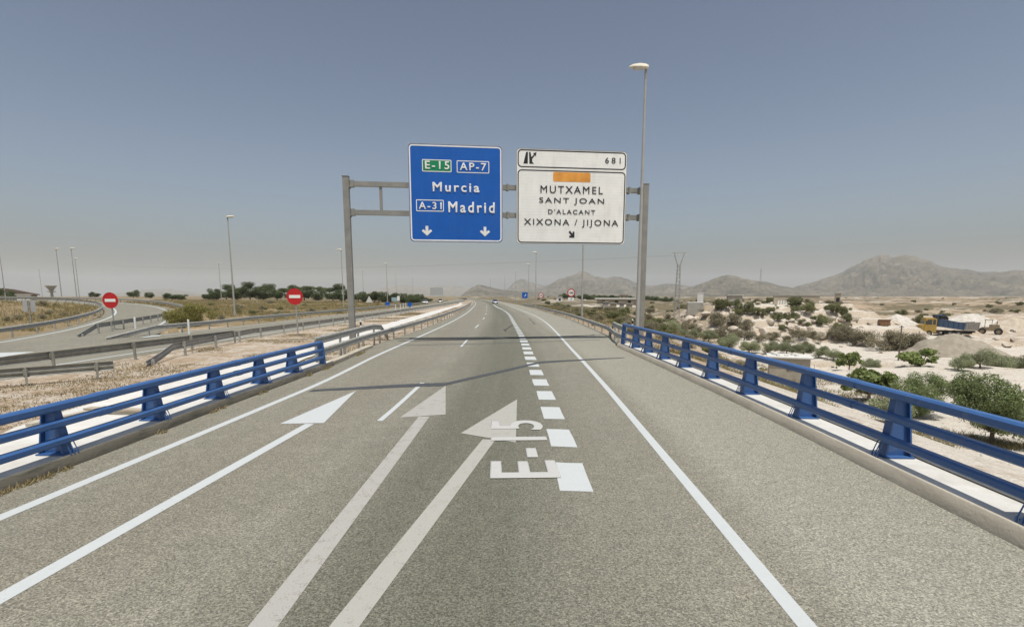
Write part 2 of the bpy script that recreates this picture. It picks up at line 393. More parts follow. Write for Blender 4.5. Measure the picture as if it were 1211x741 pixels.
# ================================================================== TERRAIN
def mk_ground():
    n = N('dry_ground'); p = n.pos()
    at = n.n('ShaderNodeAttribute', attribute_name='cover'); sc = n.n('ShaderNodeSeparateColor'); n.put(sc.inputs[0], at.outputs['Color'])
    f1 = n.noise(p, .55, 6, .65); f2 = n.noise(p, 3.5, 6, .7); f3 = n.noise(p, .06, 5, .65); f4 = n.noise(p, 16, 4, .75)
    dirt = n.mix(n.ramp(f2, .3, .7), (.27, .20, .135), (.45, .36, .265))
    chalk = n.mix(n.ramp(f4, .3, .7), (.46, .41, .35), (.62, .58, .515))
    grass = n.mix(n.ramp(f2, .3, .7), (.15, .11, .06), (.33, .26, .155))
    scrub = n.mix(n.ramp(f1, .3, .7), (.10, .088, .052), (.19, .155, .10))
    def m(fac, ch, lo, hi): return n.ramp(n.math('ADD', fac, n.math('SUBTRACT', ch, .5)), lo, hi)
    c = n.mix(m(n.math('ADD', n.math('MULTIPLY', f1, .6), n.math('MULTIPLY', f2, .4)), sc.outputs[0], .46, .60), dirt, chalk)
    c = n.mix(m(n.math('ADD', n.math('MULTIPLY', f1, .5), n.math('MULTIPLY', f2, .5)), sc.outputs[1], .46, .58), c, grass)
    mpx = n.n('ShaderNodeMapping'); n.put(mpx.inputs[0], p); mpx.inputs['Scale'].default_value = (.4, 1, 1)
    f5 = n.noise(mpx.outputs[0], .045, 9, .72)
    c = n.mix(m(n.math('ADD', n.math('MULTIPLY', f5, .7), n.math('MULTIPLY', f1, .3)), sc.outputs[2], .50, .55), c, scrub)
    c = n.mix(n.ramp(n.noise(p, 1.3, 6, .75), .56, .66, 0, .55), c, (.20, .145, .09))
    mp2 = n.n('ShaderNodeMapping'); n.put(mp2.inputs[0], p); mp2.inputs['Scale'].default_value = (.3, 1, 1); mp2.inputs['Location'].default_value = (40, 17, 0)
    rs_ = n.math('MULTIPLY', n.ramp(n.noise(mp2.outputs[0], .05, 8, .7), .535, .60, 0, .9), at.outputs['Alpha'])
    c = n.mix(rs_, c, chalk)
    sn = n.n('ShaderNodeSeparateXYZ'); n.put(sn.inputs[0], n.n('ShaderNodeNewGeometry').outputs['True Normal'])
    steep = n.ramp(n.math('ADD', sn.outputs[2], n.math('MULTIPLY', n.math('SUBTRACT', f2, .5), .2)), .93, .80, 0, .75)
    c = n.mix(steep, c, n.mix(n.ramp(f4, .35, .65), (.31, .24, .165), (.50, .42, .33)))
    k = n.ramp(f4, .25, .75, .70, 1.25)
    c = n.mix(1.0, c, n.n('ShaderNodeCombineColor', Red=k, Green=k, Blue=k).outputs[0], 'MULTIPLY')
    return n.done(c, .95, bump=n.math('ADD', f2, n.math('MULTIPLY', f4, .4)), dist=.12, spec=.15)
M['ground'] = mk_ground()
az = np.concatenate([np.arange(-180, -58, 4.0), np.arange(-58, 58, .28), np.arange(58, 180.1, 4.0)])
rr = np.concatenate([[.5, 2], np.concatenate([np.geomspace(3, 50, 120), np.geomspace(50.6, 170, 190), np.geomspace(172, 9000, 230)])])
A, RR = np.meshgrid(np.radians(az), rr)
GX, GY = RR * np.sin(A), RR * np.cos(A)
GZ = H(GX, GY)
dist_ground = np.where(GX > 0, 1, 1)
GZ = np.where(RR > 2500, GZ * (1 - sstep(2500, 4000, RR)) + 1.0 * sstep(2500, 4000, RR), GZ)
na, nr_ = len(az), len(rr)
idx = np.arange(na * nr_).reshape(nr_, na)
F = np.stack([idx[:-1, :-1], idx[:-1, 1:], idx[1:, 1:], idx[1:, :-1]], -1).reshape(-1, 4)
me = npmesh('ground', np.stack([GX, GY, GZ], -1).reshape(-1, 3), F, M['ground']); me.shade_smooth()
gx, gy = GX.ravel(), GY.ravel(); gr = np.hypot(gx, gy); gaz = np.degrees(np.arctan2(gx, np.maximum(gy, .1)))
kr = KERB_R(np.clip(gy, -40, 880)); kl = KERB_L(np.clip(gy, -40, 880))
rightside = gx > kr
hill = np.clip(1 - (np.abs((gx - 45) / 24)) ** 2, 0, 1) * np.exp(-((gy - 100) / 25) ** 2)
chalk = np.where(rightside, .45 + .17 * sstep(15, 27, gaz) * (1 - sstep(70, 160, gr)) + .17 * hill - .05 * sstep(150, 500, gr), .44)
chalk = np.where(~rightside & (gx > -18.3 + .75 * DX(np.clip(gy, -80, 880))), .50, chalk)
grass = np.where(rightside, .36 + .16 * (1 - sstep(4, 16, gaz)) * sstep(25, 45, gy) - .08 * (gaz > 15), .60)
grass = np.where(~rightside & (gx > -18.3 + .75 * DX(np.clip(gy, -80, 880))), .41, grass)
grass = np.where(~rightside & (gy < 9) & (gx > -14), .62, grass)
scrub = np.where(rightside, .42 + .12 * sstep(40, 90, gr) * (gaz < 19) + .12 * sstep(105, 200, gr) - .14 * (gaz > 20) * (gr < 75), .22 + .30 * sstep(60, 200, gr))
colr = np.stack([chalk, grass, scrub, np.where(rightside, sstep(4, 14, gx - kr) * .9, .35 * sstep(60, 120, gr))], -1).astype(np.float32)
ca = me.color_attributes.new('cover', 'FLOAT_COLOR', 'POINT'); ca.data.foreach_set('color', colr.ravel())
go = bpy.data.objects.new('ground', me); COL.objects.link(go); tag(go, kind='structure')

# ------------------------------------------------------------------ mountains
def mk_mount():
    n = N('bare_mountain_rock'); p = n.pos()
    f = n.noise(p, .004, 8, .65); g = n.noise(p, .02, 6, .7)
    mp = n.n('ShaderNodeMapping'); n.put(mp.inputs[0], p); mp.inputs['Scale'].default_value = (1, 1, 3.5)
    st = n.noise(mp.outputs[0], .012, 5, .7)
    c = n.mix(n.ramp(f, .35, .65), (.068, .064, .054), (.20, .168, .13))
    c = n.mix(n.ramp(g, .45, .62, 0, .85), c, (.06, .066, .042))
    c = n.mix(n.ramp(st, .58, .7, 0, .5), c, (.33, .29, .24))
    return n.done(c, 1.0, bump=g, dist=26, spec=.05)
M['mount'] = mk_mount()
def mountain(name, prof, D, depth, seed, rough=.16):
    """a range D metres off: its ridge follows the bearing and height given, with foothills before it and slopes behind"""
    prof = sorted(prof)
    pf = pchip(prof)
    pxs = np.linspace(prof[0][0], prof[-1][0], max(160, int((prof[-1][0] - prof[0][0]) * .9)))
    vs = np.linspace(-1.0, .8, 110)
    rs = [ray(px, 350) for px in pxs]
    ux = np.array([r.x / math.hypot(r.x, r.y) for r in rs]); uy = np.array([r.y / math.hypot(r.x, r.y) for r in rs])
    ca_ = (ux * -math.sin(YAW) + uy * math.cos(YAW))          # depth along the view axis of the bearing
    Vv = vs[:, None] + 0 * ux[None]; el = 1.07 * np.maximum(0, 350 - pf(pxs))[None] / FOC * D * ca_[None]
    d = D + depth * Vv + 60 * np.sin(pxs * .05 + seed)[None]
    X, Y = ux[None] * d, uy[None] * d
    shape = np.clip(1 - np.abs(Vv), 0, 1) ** np.where(Vv < 0, 1.15, .9)
    k_ = D / 5200
    wx, wy = X + 90 * k_ * fbm(X / (400 * k_) + seed, Y / (400 * k_), 2), Y + 90 * k_ * fbm(X / (400 * k_), Y / (400 * k_) + seed, 2)
    rid = 1 - 2 * np.abs(fbm(wx / (260 * k_) + seed, wy / (620 * k_), 5)) * 1.5
    fine = 1 - 2 * np.abs(fbm(wx / (70 * k_) + seed, wy / (120 * k_), 4)) * 1.5
    amp = np.clip(4 * np.clip(1 - np.abs(Vv), 0, 1) * np.abs(Vv), 0, 1)
    h = el * (shape * (1 - .18 * amp) + amp * (.36 * (rid - .45) * (.4 + .6 * shape) + .12 * (fine - .45)) + .03 * (fine - .4))
    h = np.where(np.abs(Vv) > .97, -30, np.maximum(h, -30))
    V = np.stack([X, Y, 1.0 + h], -1).reshape(-1, 3)
    n1, n2 = len(pxs), len(vs)
    ix = np.arange(n1 * n2).reshape(n2, n1)
    F = np.stack([ix[:-1, :-1], ix[:-1, 1:], ix[1:, 1:], ix[1:, :-1]], -1).reshape(-1, 4)
    me = npmesh(name, V, F, M['mount']); me.shade_smooth()
    o = bpy.data.objects.new(name, me); COL.objects.link(o); tag(o, kind='structure')
    return o
mountain('mountain', [(900, 349), (930, 343), (945, 338), (960, 334.5), (975, 330), (990, 325.5), (1005, 317.5), (1018, 311), (1030, 306.5), (1040, 305), (1052, 307), (1066, 306), (1080, 307.5), (1090, 310), (1102, 315), (1120, 319), (1140, 320.5), (1160, 322.5), (1180, 323.5), (1200, 321.5), (1230, 320), (1270, 324), (1330, 331), (1400, 342), (1450, 349)], 5200, 1500, 1.3)
mountain('mountain', [(790, 349), (805, 343), (822, 338), (838, 332.5), (852, 328), (862, 325.8), (870, 328), (884, 332), (905, 334.5), (920, 338), (940, 341), (975, 345), (1010, 349)], 3900, 900, 4.7)
mountain('mountain', [(618, 349), (632, 343), (648, 337.5), (662, 331), (676, 327), (688, 323), (694, 324.5), (705, 328.5), (716, 330.5), (727, 328.5), (738, 330), (752, 335), (770, 338), (790, 336.5), (806, 338), (830, 342), (860, 346), (890, 349)], 5200, 1300, 7.9)
mountain('mountain', [(588, 349), (600, 342), (610, 333.5), (617, 331.5), (626, 334), (642, 338), (660, 341), (680, 346), (700, 349)], 6400, 1300, 2.2)
mountain('mountain', [(545, 349), (556, 342), (566, 337.5), (576, 339), (590, 342), (612, 344), (640, 346), (665, 349)], 3600, 700, 9.1)
mountain('mountain', [(425, 349), (445, 343), (462, 339), (478, 337.5), (494, 340), (516, 339), (540, 338.5), (556, 342), (580, 345), (610, 349)], 9000, 1600, 5.5)
mountain('mountain', [(120, 349.5), (150, 345.5), (172, 343), (195, 342), (222, 345), (260, 347.5), (290, 349.5)], 9500, 1500, 6.1)

# ------------------------------------------------------------------ haze
hb = MB(); hb.box((0, 4200, 245), (23000, 19000, 510))
hn = bpy.data.materials.new('summer_haze'); hn.use_nodes = True; hn.node_tree.nodes.clear()
pv = hn.node_tree.nodes.new('ShaderNodeVolumePrincipled'); oo = hn.node_tree.nodes.new('ShaderNodeOutputMaterial')
pv.inputs['Color'].default_value = (.965, .985, .995, 1); pv.inputs['Density'].default_value = .000078; pv.inputs['Anisotropy'].default_value = 0
hn.node_tree.links.new(pv.outputs[0], oo.inputs['Volume'])
ho = hb.build('haze', hn, smooth=False); tag(ho, kind='stuff'); ho.visible_shadow = True

# ================================================================== ROADS
def rows(y0, y1, fine=1.0):
    ys = [y0]
    while ys[-1] < y1: ys.append(min(y1, ys[-1] + max(fine, abs(ys[-1]) * .03)))
    return ys
def band(mb, fl, fr, ys, z=0.0, thick=0.0):
    k = len(mb.v)
    for y in ys: mb.v += [(float(fl(y)), y, z), (float(fr(y)), y, z)]
    for i in range(len(ys) - 1): mb.f.append((k + 2 * i, k + 2 * i + 1, k + 2 * i + 3, k + 2 * i + 2))
    return mb
mb = MB(); ys = rows(-60, 880)
uvs = []
for y in ys:
    a, b = float(KERB_L(y)) - .02, float(KERB_R(y)) + .02 + 1.0 * float(sstep(29, 34, y))
    a -= .35 * float(sstep(22, 30, y))
    c = float(LANE(y)) + 3.36
    for t in np.linspace(0, 1, 9):
        x = a + (b - a) * t; mb.v.append((x, y, 0)); uvs.append((x - c, y))
for i in range(len(ys) - 1):
    for k in range(8): q = i * 9 + k; mb.f.append((q, q + 1, q + 10, q + 9))
road = mb.build('road', M['road'], smooth=False); tag(road, kind='structure')
uvl = road.data.uv_layers.new(name='UVMap')
for lp in road.data.loops: uvl.data[lp.index].uv = uvs[lp.vertex_index]
def side_skirt(): pass
Z1, Z2, Z3 = .004, .008, .012
def line(name, f, w, y0, y1, mat=M['paint'], z=Z1, parent=road):
    mb = MB(); band(mb, lambda y: f(y) - w / 2, lambda y: f(y) + w / 2, rows(y0, y1, .8), z); return mb.build(name, mat, parent, smooth=False)
line('edge_line', LEFT, .19, -30, 520); line('edge_line', RIGHT, .165, -30, 175)
for k in range(22):
    y = -6.0 + 17.3 * k
    line('lane_dash', LANE, .13, y, y + (5.2 if k else 5.0))
def jag(x, y, amt): return (x + random.uniform(-amt, amt), y + random.uniform(-amt, amt))
for k in range(46):
    y = 7.2 + 2.22 * k; w = .47 if k < 12 else .40
    x0, x1 = float(EXITL(y)), float(EXITL(y + 1.26)); dxs = -.03
    mb = MB()
    pts = [(x0 - w / 2, y), (x0, y - .01), (x0 + w / 2, y + dxs), (x0 / 2 + x1 / 2 + w / 2, y + .63), (x1 + w / 2, y + 1.26), (x1, y + 1.27), (x1 - w / 2, y + 1.28), (x0 / 2 + x1 / 2 - w / 2, y + .63)]
    mb.flat([jag(*p, .015) for p in pts], Z1); mb.build('exit_dash', M['paint'], road, smooth=False)
line('exit_line', EXITL, .35, 110, 175)
# arrows on the carriageway
def arrow(head, stem, w, mat, label):
    mb = MB(); mb.flat(head, Z1 + .001)
    (x0, y0), (x1, y1) = stem; d = Vector((x1 - x0, y1 - y0)).normalized(); nx, ny = -d.y * w / 2, d.x * w / 2
    n = 10; k = len(mb.v)
    for i in range(n + 1):
        t = i / n; x, y = x0 + (x1 - x0) * t, y0 + (y1 - y0) * t
        mb.v += [(x + nx, y + ny, Z1), (x - nx, y - ny, Z1)]
    for i in range(n): mb.f.append((k + 2 * i, k + 2 * i + 1, k + 2 * i + 3, k + 2 * i + 2))
    return mb.build('lane_arrow', mat, road, smooth=False, label=label)
def pix(*ps): return [tuple(gp(x, y))[:2] for x, y in ps]
arrow(pix((421, 462), (331, 501), (383, 500)), [(-4.88, 3.2), (-4.80, 10.97)], .2, M['paint'], 'bright white arrow of the left lane')
arrow(pix((527, 456), (473, 493.5), (527, 490)), [(-2.22, 3.2), (-2.45, 11.75)], .25, M['paint_grey'], 'worn grey arrow beside the white one')
arrow(pix((611.5, 472), (545, 512), (610, 523)), [(-1.66, 3.2), (-.80, 9.85)], .25, M['paint_worn'], 'worn grey arrow under the lettering')
# ---- text
def text_mesh(s, size, bold=.0, space=1.0, ext=.004):
    cu = bpy.data.curves.new('lettering', 'FONT'); cu.body = s; cu.size = size; cu.bevel_depth = bold; cu.bevel_resolution = 0; cu.extrude = ext
    cu.space_character = space; cu.align_x = 'CENTER'; cu.align_y = 'CENTER'; cu.resolution_u = 4
    o = bpy.data.objects.new('lettering', cu); COL.objects.link(o); bpy.context.view_layer.update()
    me = bpy.data.meshes.new_from_object(o.evaluated_get(bpy.context.evaluated_depsgraph_get()))
    bpy.data.objects.remove(o); bpy.data.curves.remove(cu); return me
def place_text(me, parent, mat, M4, name='lettering', fit=None, flat=None):
    """fit = (width, height): scaled so that its own box has that size"""
    co = np.empty(len(me.vertices) * 3, np.float32); me.vertices.foreach_get('co', co); co = co.reshape(-1, 3)
    lo, hi = co.min(0), co.max(0); co[:, :2] -= (lo[:2] + hi[:2]) / 2
    if flat: co[:, 2] = (co[:, 2] - co[:, 2].min()) / (co[:, 2].max() - co[:, 2].min()) * flat
    if fit: co[:, 0] *= fit[0] / (hi[0] - lo[0]); co[:, 1] *= fit[1] / (hi[1] - lo[1])
    co = np.array([tuple(M4 @ Vector(c)) for c in co.astype(float)], np.float32)
    me.vertices.foreach_set('co', co.ravel()); me.update(); me.materials.clear(); me.materials.append(mat)
    o = bpy.data.objects.new(name, me); COL.objects.link(o); o.parent = parent; return o
# E-15 along the lane, read with the head turned left
e15 = text_mesh('E-15', 1.4, .022, 1.1, .001)
place_text(e15, road, M['paint_text'], Matrix.Translation((-.19, 9.55, Z3)) @ Matrix.Rotation(R(94), 4, 'Z'), 'road_lettering', (3.75, 1.10), .0025)
# gantry shadows painted as dark strips, and a thin joint, across the deck
def strip(name, pts, ws, mat, z=Z1 - .0015, n=8):
    mb = MB(); L = []
    for i in range(len(pts) - 1):
        for t in range(n):
            f = t / n; L.append((pts[i][0] * (1 - f) + pts[i + 1][0] * f, pts[i][1] * (1 - f) + pts[i + 1][1] * f, ws[i] * (1 - f) + ws[i + 1] * f))
    L.append((*pts[-1], ws[-1]))
    for x, y, w in L:
        j = random.uniform(-.03, .03); mb.v += [(x, y - w / 2 + j, z), (x, y + w / 2 + j, z)]
    for i in range(len(L) - 1): mb.f.append((2 * i, 2 * i + 2, 2 * i + 3, 2 * i + 1))
    return mb.build(name, mat, road, smooth=False)
strip('joint_and_shadow_strip', [(-6.45, 14.95), (-3.86, 15.95), (-2.7, 16.2), (.44, 21.9), (4.2, 23.7)], [.35, .6, .62, .62, .18], M['joint_shadow'], z=Z2)  # shadow of gantry beams, painted as a dark band
strip('joint_and_shadow_strip', [(-8.2, 32.2), (-3.7, 33.4), (-.44, 35.0), (4.5, 37.4)], [.3, .7, .7, .4], M['tar_shadow'], z=Z2)  # painted shadow line of the gantry, darkening its real cast shadow
strip('joint_and_shadow_strip', [(-7.6, 29.2), (-3.6, 30.2), (-.4, 31.4), (4.4, 33.5)], [.12, .2, .15, .12], M['joint_shadow'], z=Z2)

def crack(pts, w):
    P = [Vector(gp(*p)) for p in pts]; L = []
    for a_, b_ in zip(P[:-1], P[1:]):
        for t_ in range(5): L.append(a_.lerp(b_, t_ / 5) + Vector((random.uniform(-.05, .05), random.uniform(-.12, .12), 0)))
    L.append(P[-1]); mb = MB()
    for i, q in enumerate(L):
        ww = w * random.uniform(.5, 1.3); mb.v += [(q.x - ww / 2, q.y - ww * .8, Z2), (q.x + ww / 2, q.y + ww * .8, Z2)]
    mb.f = [(2 * i, 2 * i + 2, 2 * i + 3, 2 * i + 1) for i in range(len(L) - 1)]
    mb.build('sealed_crack', M['tar_shadow'], road, smooth=False)
crack([(597, 390.5), (602, 387), (607, 384)], .12); crack([(626, 376.5), (629, 380), (633, 384)], .09); crack([(596, 389), (599, 392)], .1)
# ---- opposite carriageway and its ramp
def slab(name, fl, fr, ys, z, mat, th=.13, zf=None):
    mb = MB(); k = 0
    for y in ys:
        zz = z if zf is None else zf(y)
        a, b = float(fl(y)), float(fr(y)); mb.v += [(a - .25, y, zz - th), (a, y, zz), (b, y, zz), (b + .25, y, zz - th)]
    for i in range(len(ys) - 1):
        for k in range(3): q = 4 * i + k; mb.f.append((q, q + 1, q + 5, q + 4))
    o = mb.build(name, mat, smooth=False); tag(o, kind='structure'); return o
opp = slab('opposite_road', lambda y: float(OPP_F(y)) - .2 , lambda y: float(OPP_N(y)), rows(-40, 700), 0, M['road2'])
line('edge_line', lambda y: OPP_N(y) - .55, .18, -30, 500, parent=opp); line('edge_line', lambda y: OPP_F(y) + .5, .18, 36, 500, parent=opp)
for k in range(22):
    line('lane_dash', lambda y: (OPP_N(y) + OPP_F(y)) / 2, .14, -4 + 17.3 * k, 1.2 + 17.3 * k, parent=opp)
mb = MB(); nrm = []
for i in range(len(RAMPC)):
    d = RAMPC[min(i + 1, len(RAMPC) - 1)] - RAMPC[max(i - 1, 0)]; d = d / np.hypot(d[0], d[1]); nrm.append((d[1], -d[0]))
def off(i, o, dz=0.0): return (RAMPC[i][0] + nrm[i][0] * o, RAMPC[i][1] + nrm[i][1] * o, RAMPC[i][2] + .006 + dz)
for i in range(len(RAMPC)): mb.v += [off(i, -3.9, -.14), off(i, -3.6), off(i, 3.4), off(i, 3.7, -.14)]
for i in range(len(RAMPC) - 1):
    for k in range(3): q = 4 * i + k; mb.f.append((q, q + 1, q + 5, q + 4))
ramp = mb.build('ramp_road', M['road2'], smooth=False); tag(ramp, kind='structure')
for o1, wd, i0 in ((-2.75, .2, 14), (2.5, .22, 26)):
    mb = MB()
    for i in range(i0, len(RAMPC)): mb.v += [off(i, o1 - wd / 2, Z1), off(i, o1 + wd / 2, Z1)]
    for i in range(len(RAMPC) - i0 - 1): mb.f.append((2 * i, 2 * i + 1, 2 * i + 3, 2 * i + 2))
    mb.build('edge_line', M['paint'], ramp, smooth=False)
mb = MB()
for (xa, ya), (xb, yb) in zip(((-60, 413), (0, 408), (60, 403), (110, 399), (150, 397.6), (190, 396.6)), ((-60, 432), (0, 423), (60, 413.5), (110, 406), (150, 401.5), (190, 397.6))):
    mb.v += [tuple(gp(xa, ya))[:2] + (.03,), tuple(gp(xb, yb))[:2] + (.03,)]
mb.f = [(2 * i, 2 * i + 1, 2 * i + 3, 2 * i + 2) for i in range(5)]
mb.build('gore_paint', M['paint'], opp, smooth=False)
# ---- median drain of pale concrete
DR_O = pchip([(8.4, -9.2), (9.5, -10.6), (14, -11.6), (22, -12.6), (30, -13.0), (60, -15.2), (80, -16.8), (120, -20), (165, -23.2), (230, -31)])
DR_I = pchip([(8.4, -8.9), (9.5, -9.0), (14, -9.2), (22, -9.9), (30, -11.2), (60, -13.3), (80, -14.8), (120, -18), (165, -21.5), (230, -29.6)])
mb = MB()
ysd = rows(8.4, 230, .7)
for y in ysd:
    a, b = float(DR_O(y)), float(DR_I(y)); j = random.uniform(-.08, .08)
    for t, z in ((0, -.03), (.3, -.055), (.7, -.055), (1, -.03)): mb.v.append((a + (b - a) * t + j, y, z + .012))
for i in range(len(ysd) - 1):
    for k in range(3): q = 4 * i + k; mb.f.append((q, q + 1, q + 5, q + 4))
o = mb.build('median_drain', M['concrete'], smooth=False); tag(o, kind='structure')

# ---- bridge kerbs
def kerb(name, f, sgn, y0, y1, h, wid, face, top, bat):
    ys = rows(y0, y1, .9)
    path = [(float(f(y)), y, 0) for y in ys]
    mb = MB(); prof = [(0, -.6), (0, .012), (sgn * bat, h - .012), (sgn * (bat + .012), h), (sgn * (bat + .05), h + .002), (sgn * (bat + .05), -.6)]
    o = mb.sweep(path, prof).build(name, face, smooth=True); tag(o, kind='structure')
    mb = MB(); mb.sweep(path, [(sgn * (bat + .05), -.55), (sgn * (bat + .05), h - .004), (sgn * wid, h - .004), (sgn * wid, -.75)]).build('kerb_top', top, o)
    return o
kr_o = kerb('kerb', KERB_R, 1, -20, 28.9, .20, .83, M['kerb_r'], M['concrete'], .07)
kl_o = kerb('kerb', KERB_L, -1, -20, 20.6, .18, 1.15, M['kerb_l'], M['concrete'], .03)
mb = MB(); mb.tube([(float(KERB_R(y)) + .76, y, .235) for y in rows(-20, 28, 1.2)], .04, 8).build('conduit', M['galv'], kr_o)
mb = MB()
for y0, y1 in ((20.75, 23.2), (23.3, 25.6), (25.7, 27.9)):
    mb.sweep([(float(KERB_L(y)) - .1, y, 0) for y in np.linspace(y0, y1, 4)], [(0, -.1), (0, .13), (-.02, .15), (-.28, .15), (-.28, -.1)])
mb.build('kerb_stones', M['kerb_r'], kl_o)

# ================================================================== BLUE RAILINGS
RP = lambda w, h: [(-w / 2, -h * .28), (-w / 2, h * .28), (-w * .28, h / 2), (w * .28, h / 2), (w / 2, h * .28), (w / 2, -h * .28), (w * .28, -h / 2), (-w * .28, -h / 2)]
def railing(label, f, sgn, posts, y0, y1, z0, top):
    """sgn +1: the road lies on the -x side"""
    t = thing('bridge_railing', label, 'railing', (float(f(y1)), y1, z0), 0, 'blue bridge railings')
    hp = top - .15 - z0
    hwid = lambda z: .20 - .10 * min(1, (z - z0) / hp)
    hs = ((top - .07, .16, .14), (z0 + (top - z0) * .61, .15, .12), (z0 + (top - z0) * .29, .15, .12))
    ys = list(np.arange(y0, y1, .8)) + [y1]
    for (zc, w, h), nm in zip(hs, ('top_rail', 'middle_rail', 'lower_rail')):
        MB().sweep([(float(f(y)) - sgn * (hwid(zc) + .055), y, zc) for y in ys], RP(w, h)).build(nm, M['blue'], t, world=True)
    for y, y2 in list(zip(posts[:-1], posts[1:]))[::2]:
        for (zc, w, h) in hs[:2]:
            ym = y + (y2 - y) * .35; xm = float(f(ym)) - sgn * (hwid(zc) + .055)
            MB().sweep([(xm, ym - .13, zc), (xm, ym + .13, zc)], RP(w + .014, h + .014)).build('splice_sleeve', M['blue'], t, world=True)
    for y in posts:
        x = float(f(y)); mb = MB()
        hh = top - .15 - z0
        # tapered H-shaped post: broad web across the road, flanges front and back
        o_ = 0.0
        for th, a0, a1, b0, b1 in ((.02, -.20, .20, -.10, .10),):
            poly = [(x + o_ + a0 * 1.0, z0), (x + o_ + a1, z0), (x + o_ + b1, z0 + hh), (x + o_ + b0, z0 + hh)]
            mb.prism(poly, y - .01, y + .01)
        for s in (-1, 1):
            a, b = x + o_ + s * .20, x + o_ + s * .10
            mb.add([(a - .012, y - .10, z0), (a + .012, y - .10, z0), (a + .012, y + .10, z0), (a - .012, y + .10, z0),
                    (b - .012, y - .07, z0 + hh), (b + .012, y - .07, z0 + hh), (b + .012, y + .07, z0 + hh), (b - .012, y + .07, z0 + hh)],
                   [(3, 2, 1, 0), (4, 5, 6, 7), (0, 1, 5, 4), (1, 2, 6, 5), (2, 3, 7, 6), (3, 0, 4, 7)])
        mb.box((x + o_ - sgn * .03, y, z0 + hh + .012), (.28, .2, .024)); mb.box((x + o_, y, z0 + .012), (.46, .26, .022))
        for k in (-.07, 0.0, .07):
            xa = x + o_ - sgn * .235
            mb.tube([(xa, y + k - .02, z0 + .3), (xa - sgn * .085, y + k, z0 + .03)], .009, 5)
            mb.tube([(xa - sgn * .08, y + k, z0 + .0), (xa - sgn * .08, y + k, z0 + .07)], .014, 6)
        for k in (-.09, .09): mb.tube([(x + o_ + sgn * .2, y + k, z0), (x + o_ + sgn * .2, y + k, z0 + .06)], .014, 6)
        mb.build('post', M['blue'], t, world=True, ang=20)
    # end post, a bowed flat bar
    for ye in ([y1] if y1 > 0 else []):
        x = float(f(ye)); MB().sweep([(x, ye - .01, 0), (x, ye + .05, 0)], [(-sgn * .33, z0), (-sgn * .31, z0 + .4), (-sgn * .26, top - .05), (-sgn * .2, top + .006), (-sgn * .06, top + .006), (-sgn * .04, top - .1), (-sgn * .1, z0)]).build('end_plate', M['blue'], t, world=True)
    return t
railing('long blue three-bar bridge railing beside the valley with the dump truck', lambda y: KERB_R(y) + .45, 1,
        [-3.0, .1, 3.0, 5.81, 8.37, 11.1, 13.85, 16.5, 19.1, 21.6, 24.1, 26.4], -8, 28.4, .20, 1.30)
railing('shorter blue three-bar bridge railing on the median side before the no-entry signs', lambda y: KERB_L(y) - .36, -1,
        [-1.3, 1.05, 3.4, 5.75, 8.1, 10.5, 12.84, 15.18, 17.44], -8, 19.7, .18, 1.05)

# ================================================================== STEEL GUARDRAILS
WP = [(-.035, .155), (.0, .15), (.045, .115), (.045, .06), (.0, .02), (.0, -.02), (.045, -.06), (.045, -.115), (.0, -.15), (-.035, -.155),
      (-.035, -.145), (-.012, -.14), (.03, -.11), (.03, -.065), (-.012, -.025), (-.012, .025), (.03, .065), (.03, .11), (-.012, .14), (-.035, .145)]
def guardrail(label, path, heights, step, side, group='steel guardrails', mat='galv', ends=(0, 0), post_h=None, z0=None):
    """path: (x, y) ground points; heights: centre heights of the beams; side +1 = face to the right of travel"""
    pts = [Vector((p[0], p[1], p[2] if len(p) > 2 else -.05)) for p in path]
    # resample
    P = [pts[0]]
    for a, b in zip(pts[:-1], pts[1:]):
        L = (b - a).length; n = max(1, int(L / max(1.3, min(6, a.length * .04))))
        for k in range(1, n + 1): P.append(a + (b - a) * (k / n))
    t = thing('guardrail', label, 'guardrail', tuple(P[0]), 0, group)
    cum = [0]
    for a, b in zip(P[:-1], P[1:]): cum.append(cum[-1] + (b - a).length)
    tot = cum[-1]
    prof = [(side * a, z) for a, z in WP]
    def zat(c, h):
        k = 1.0
        if ends[0]: k = min(k, .12 + .88 * float(sstep(0, ends[0], c)))
        if ends[1]: k = min(k, .12 + .88 * float(sstep(0, ends[1], tot - c)))
        return h * k
    for h in heights:
        MB().sweep([p + Vector((0, 0, zat(c, h))) for p, c in zip(P, cum)], prof).build('beam', M[mat], t, world=True)
    c = .4; k = 0; npost = 0
    while c < tot and npost < 95:
        while k < len(cum) - 2 and cum[k + 1] < c: k += 1
        f = (c - cum[k]) / max(1e-6, cum[k + 1] - cum[k]); p = P[k].lerp(P[k + 1], f); d = (P[k + 1] - P[k]); d.z = 0; d.normalize()
        nr = Vector((d.y, -d.x, 0)); hh = zat(c, max(heights)) + .14
        if hh > .2:
            mb = MB(); q = p - nr * side * .10; rz = math.atan2(d.y, d.x)
            mb.box((q.x, q.y, p.z + hh / 2 - .15), (.055, .10, hh + .3), rz)
            for h in heights:
                q2 = p - nr * side * .045; mb.box((q2.x, q2.y, p.z + zat(c, h)), (.12, .06, .2), rz)
            mb.build('post', M[mat], t, world=True); npost += 1
        c += step
    return t
def curve(f, y0, y1, st=3.0, z=-.05): return [(float(f(y)), y, z) for y in rows(y0, y1, st)]
GR_L = lambda y: KERB_L(y) - .38 - .1 * sstep(22, 34, y)
GR_R = lambda y: KERB_R(y) + .30 + .55 * sstep(29.5, 38, y)
guardrail('long grey steel guardrail of the main road running on from the shorter blue railing', curve(GR_L, 19.9, 210), (.62,), 3.6, 1)
guardrail('short upper steel rail bent down at its end, beside the shorter blue railing', [(float(GR_L(y)) - .12, y, .0) for y in (19.95, 24, 28, 31.5, 33.2)], (1.02,), 3.3, 1, ends=(0, 2.2))
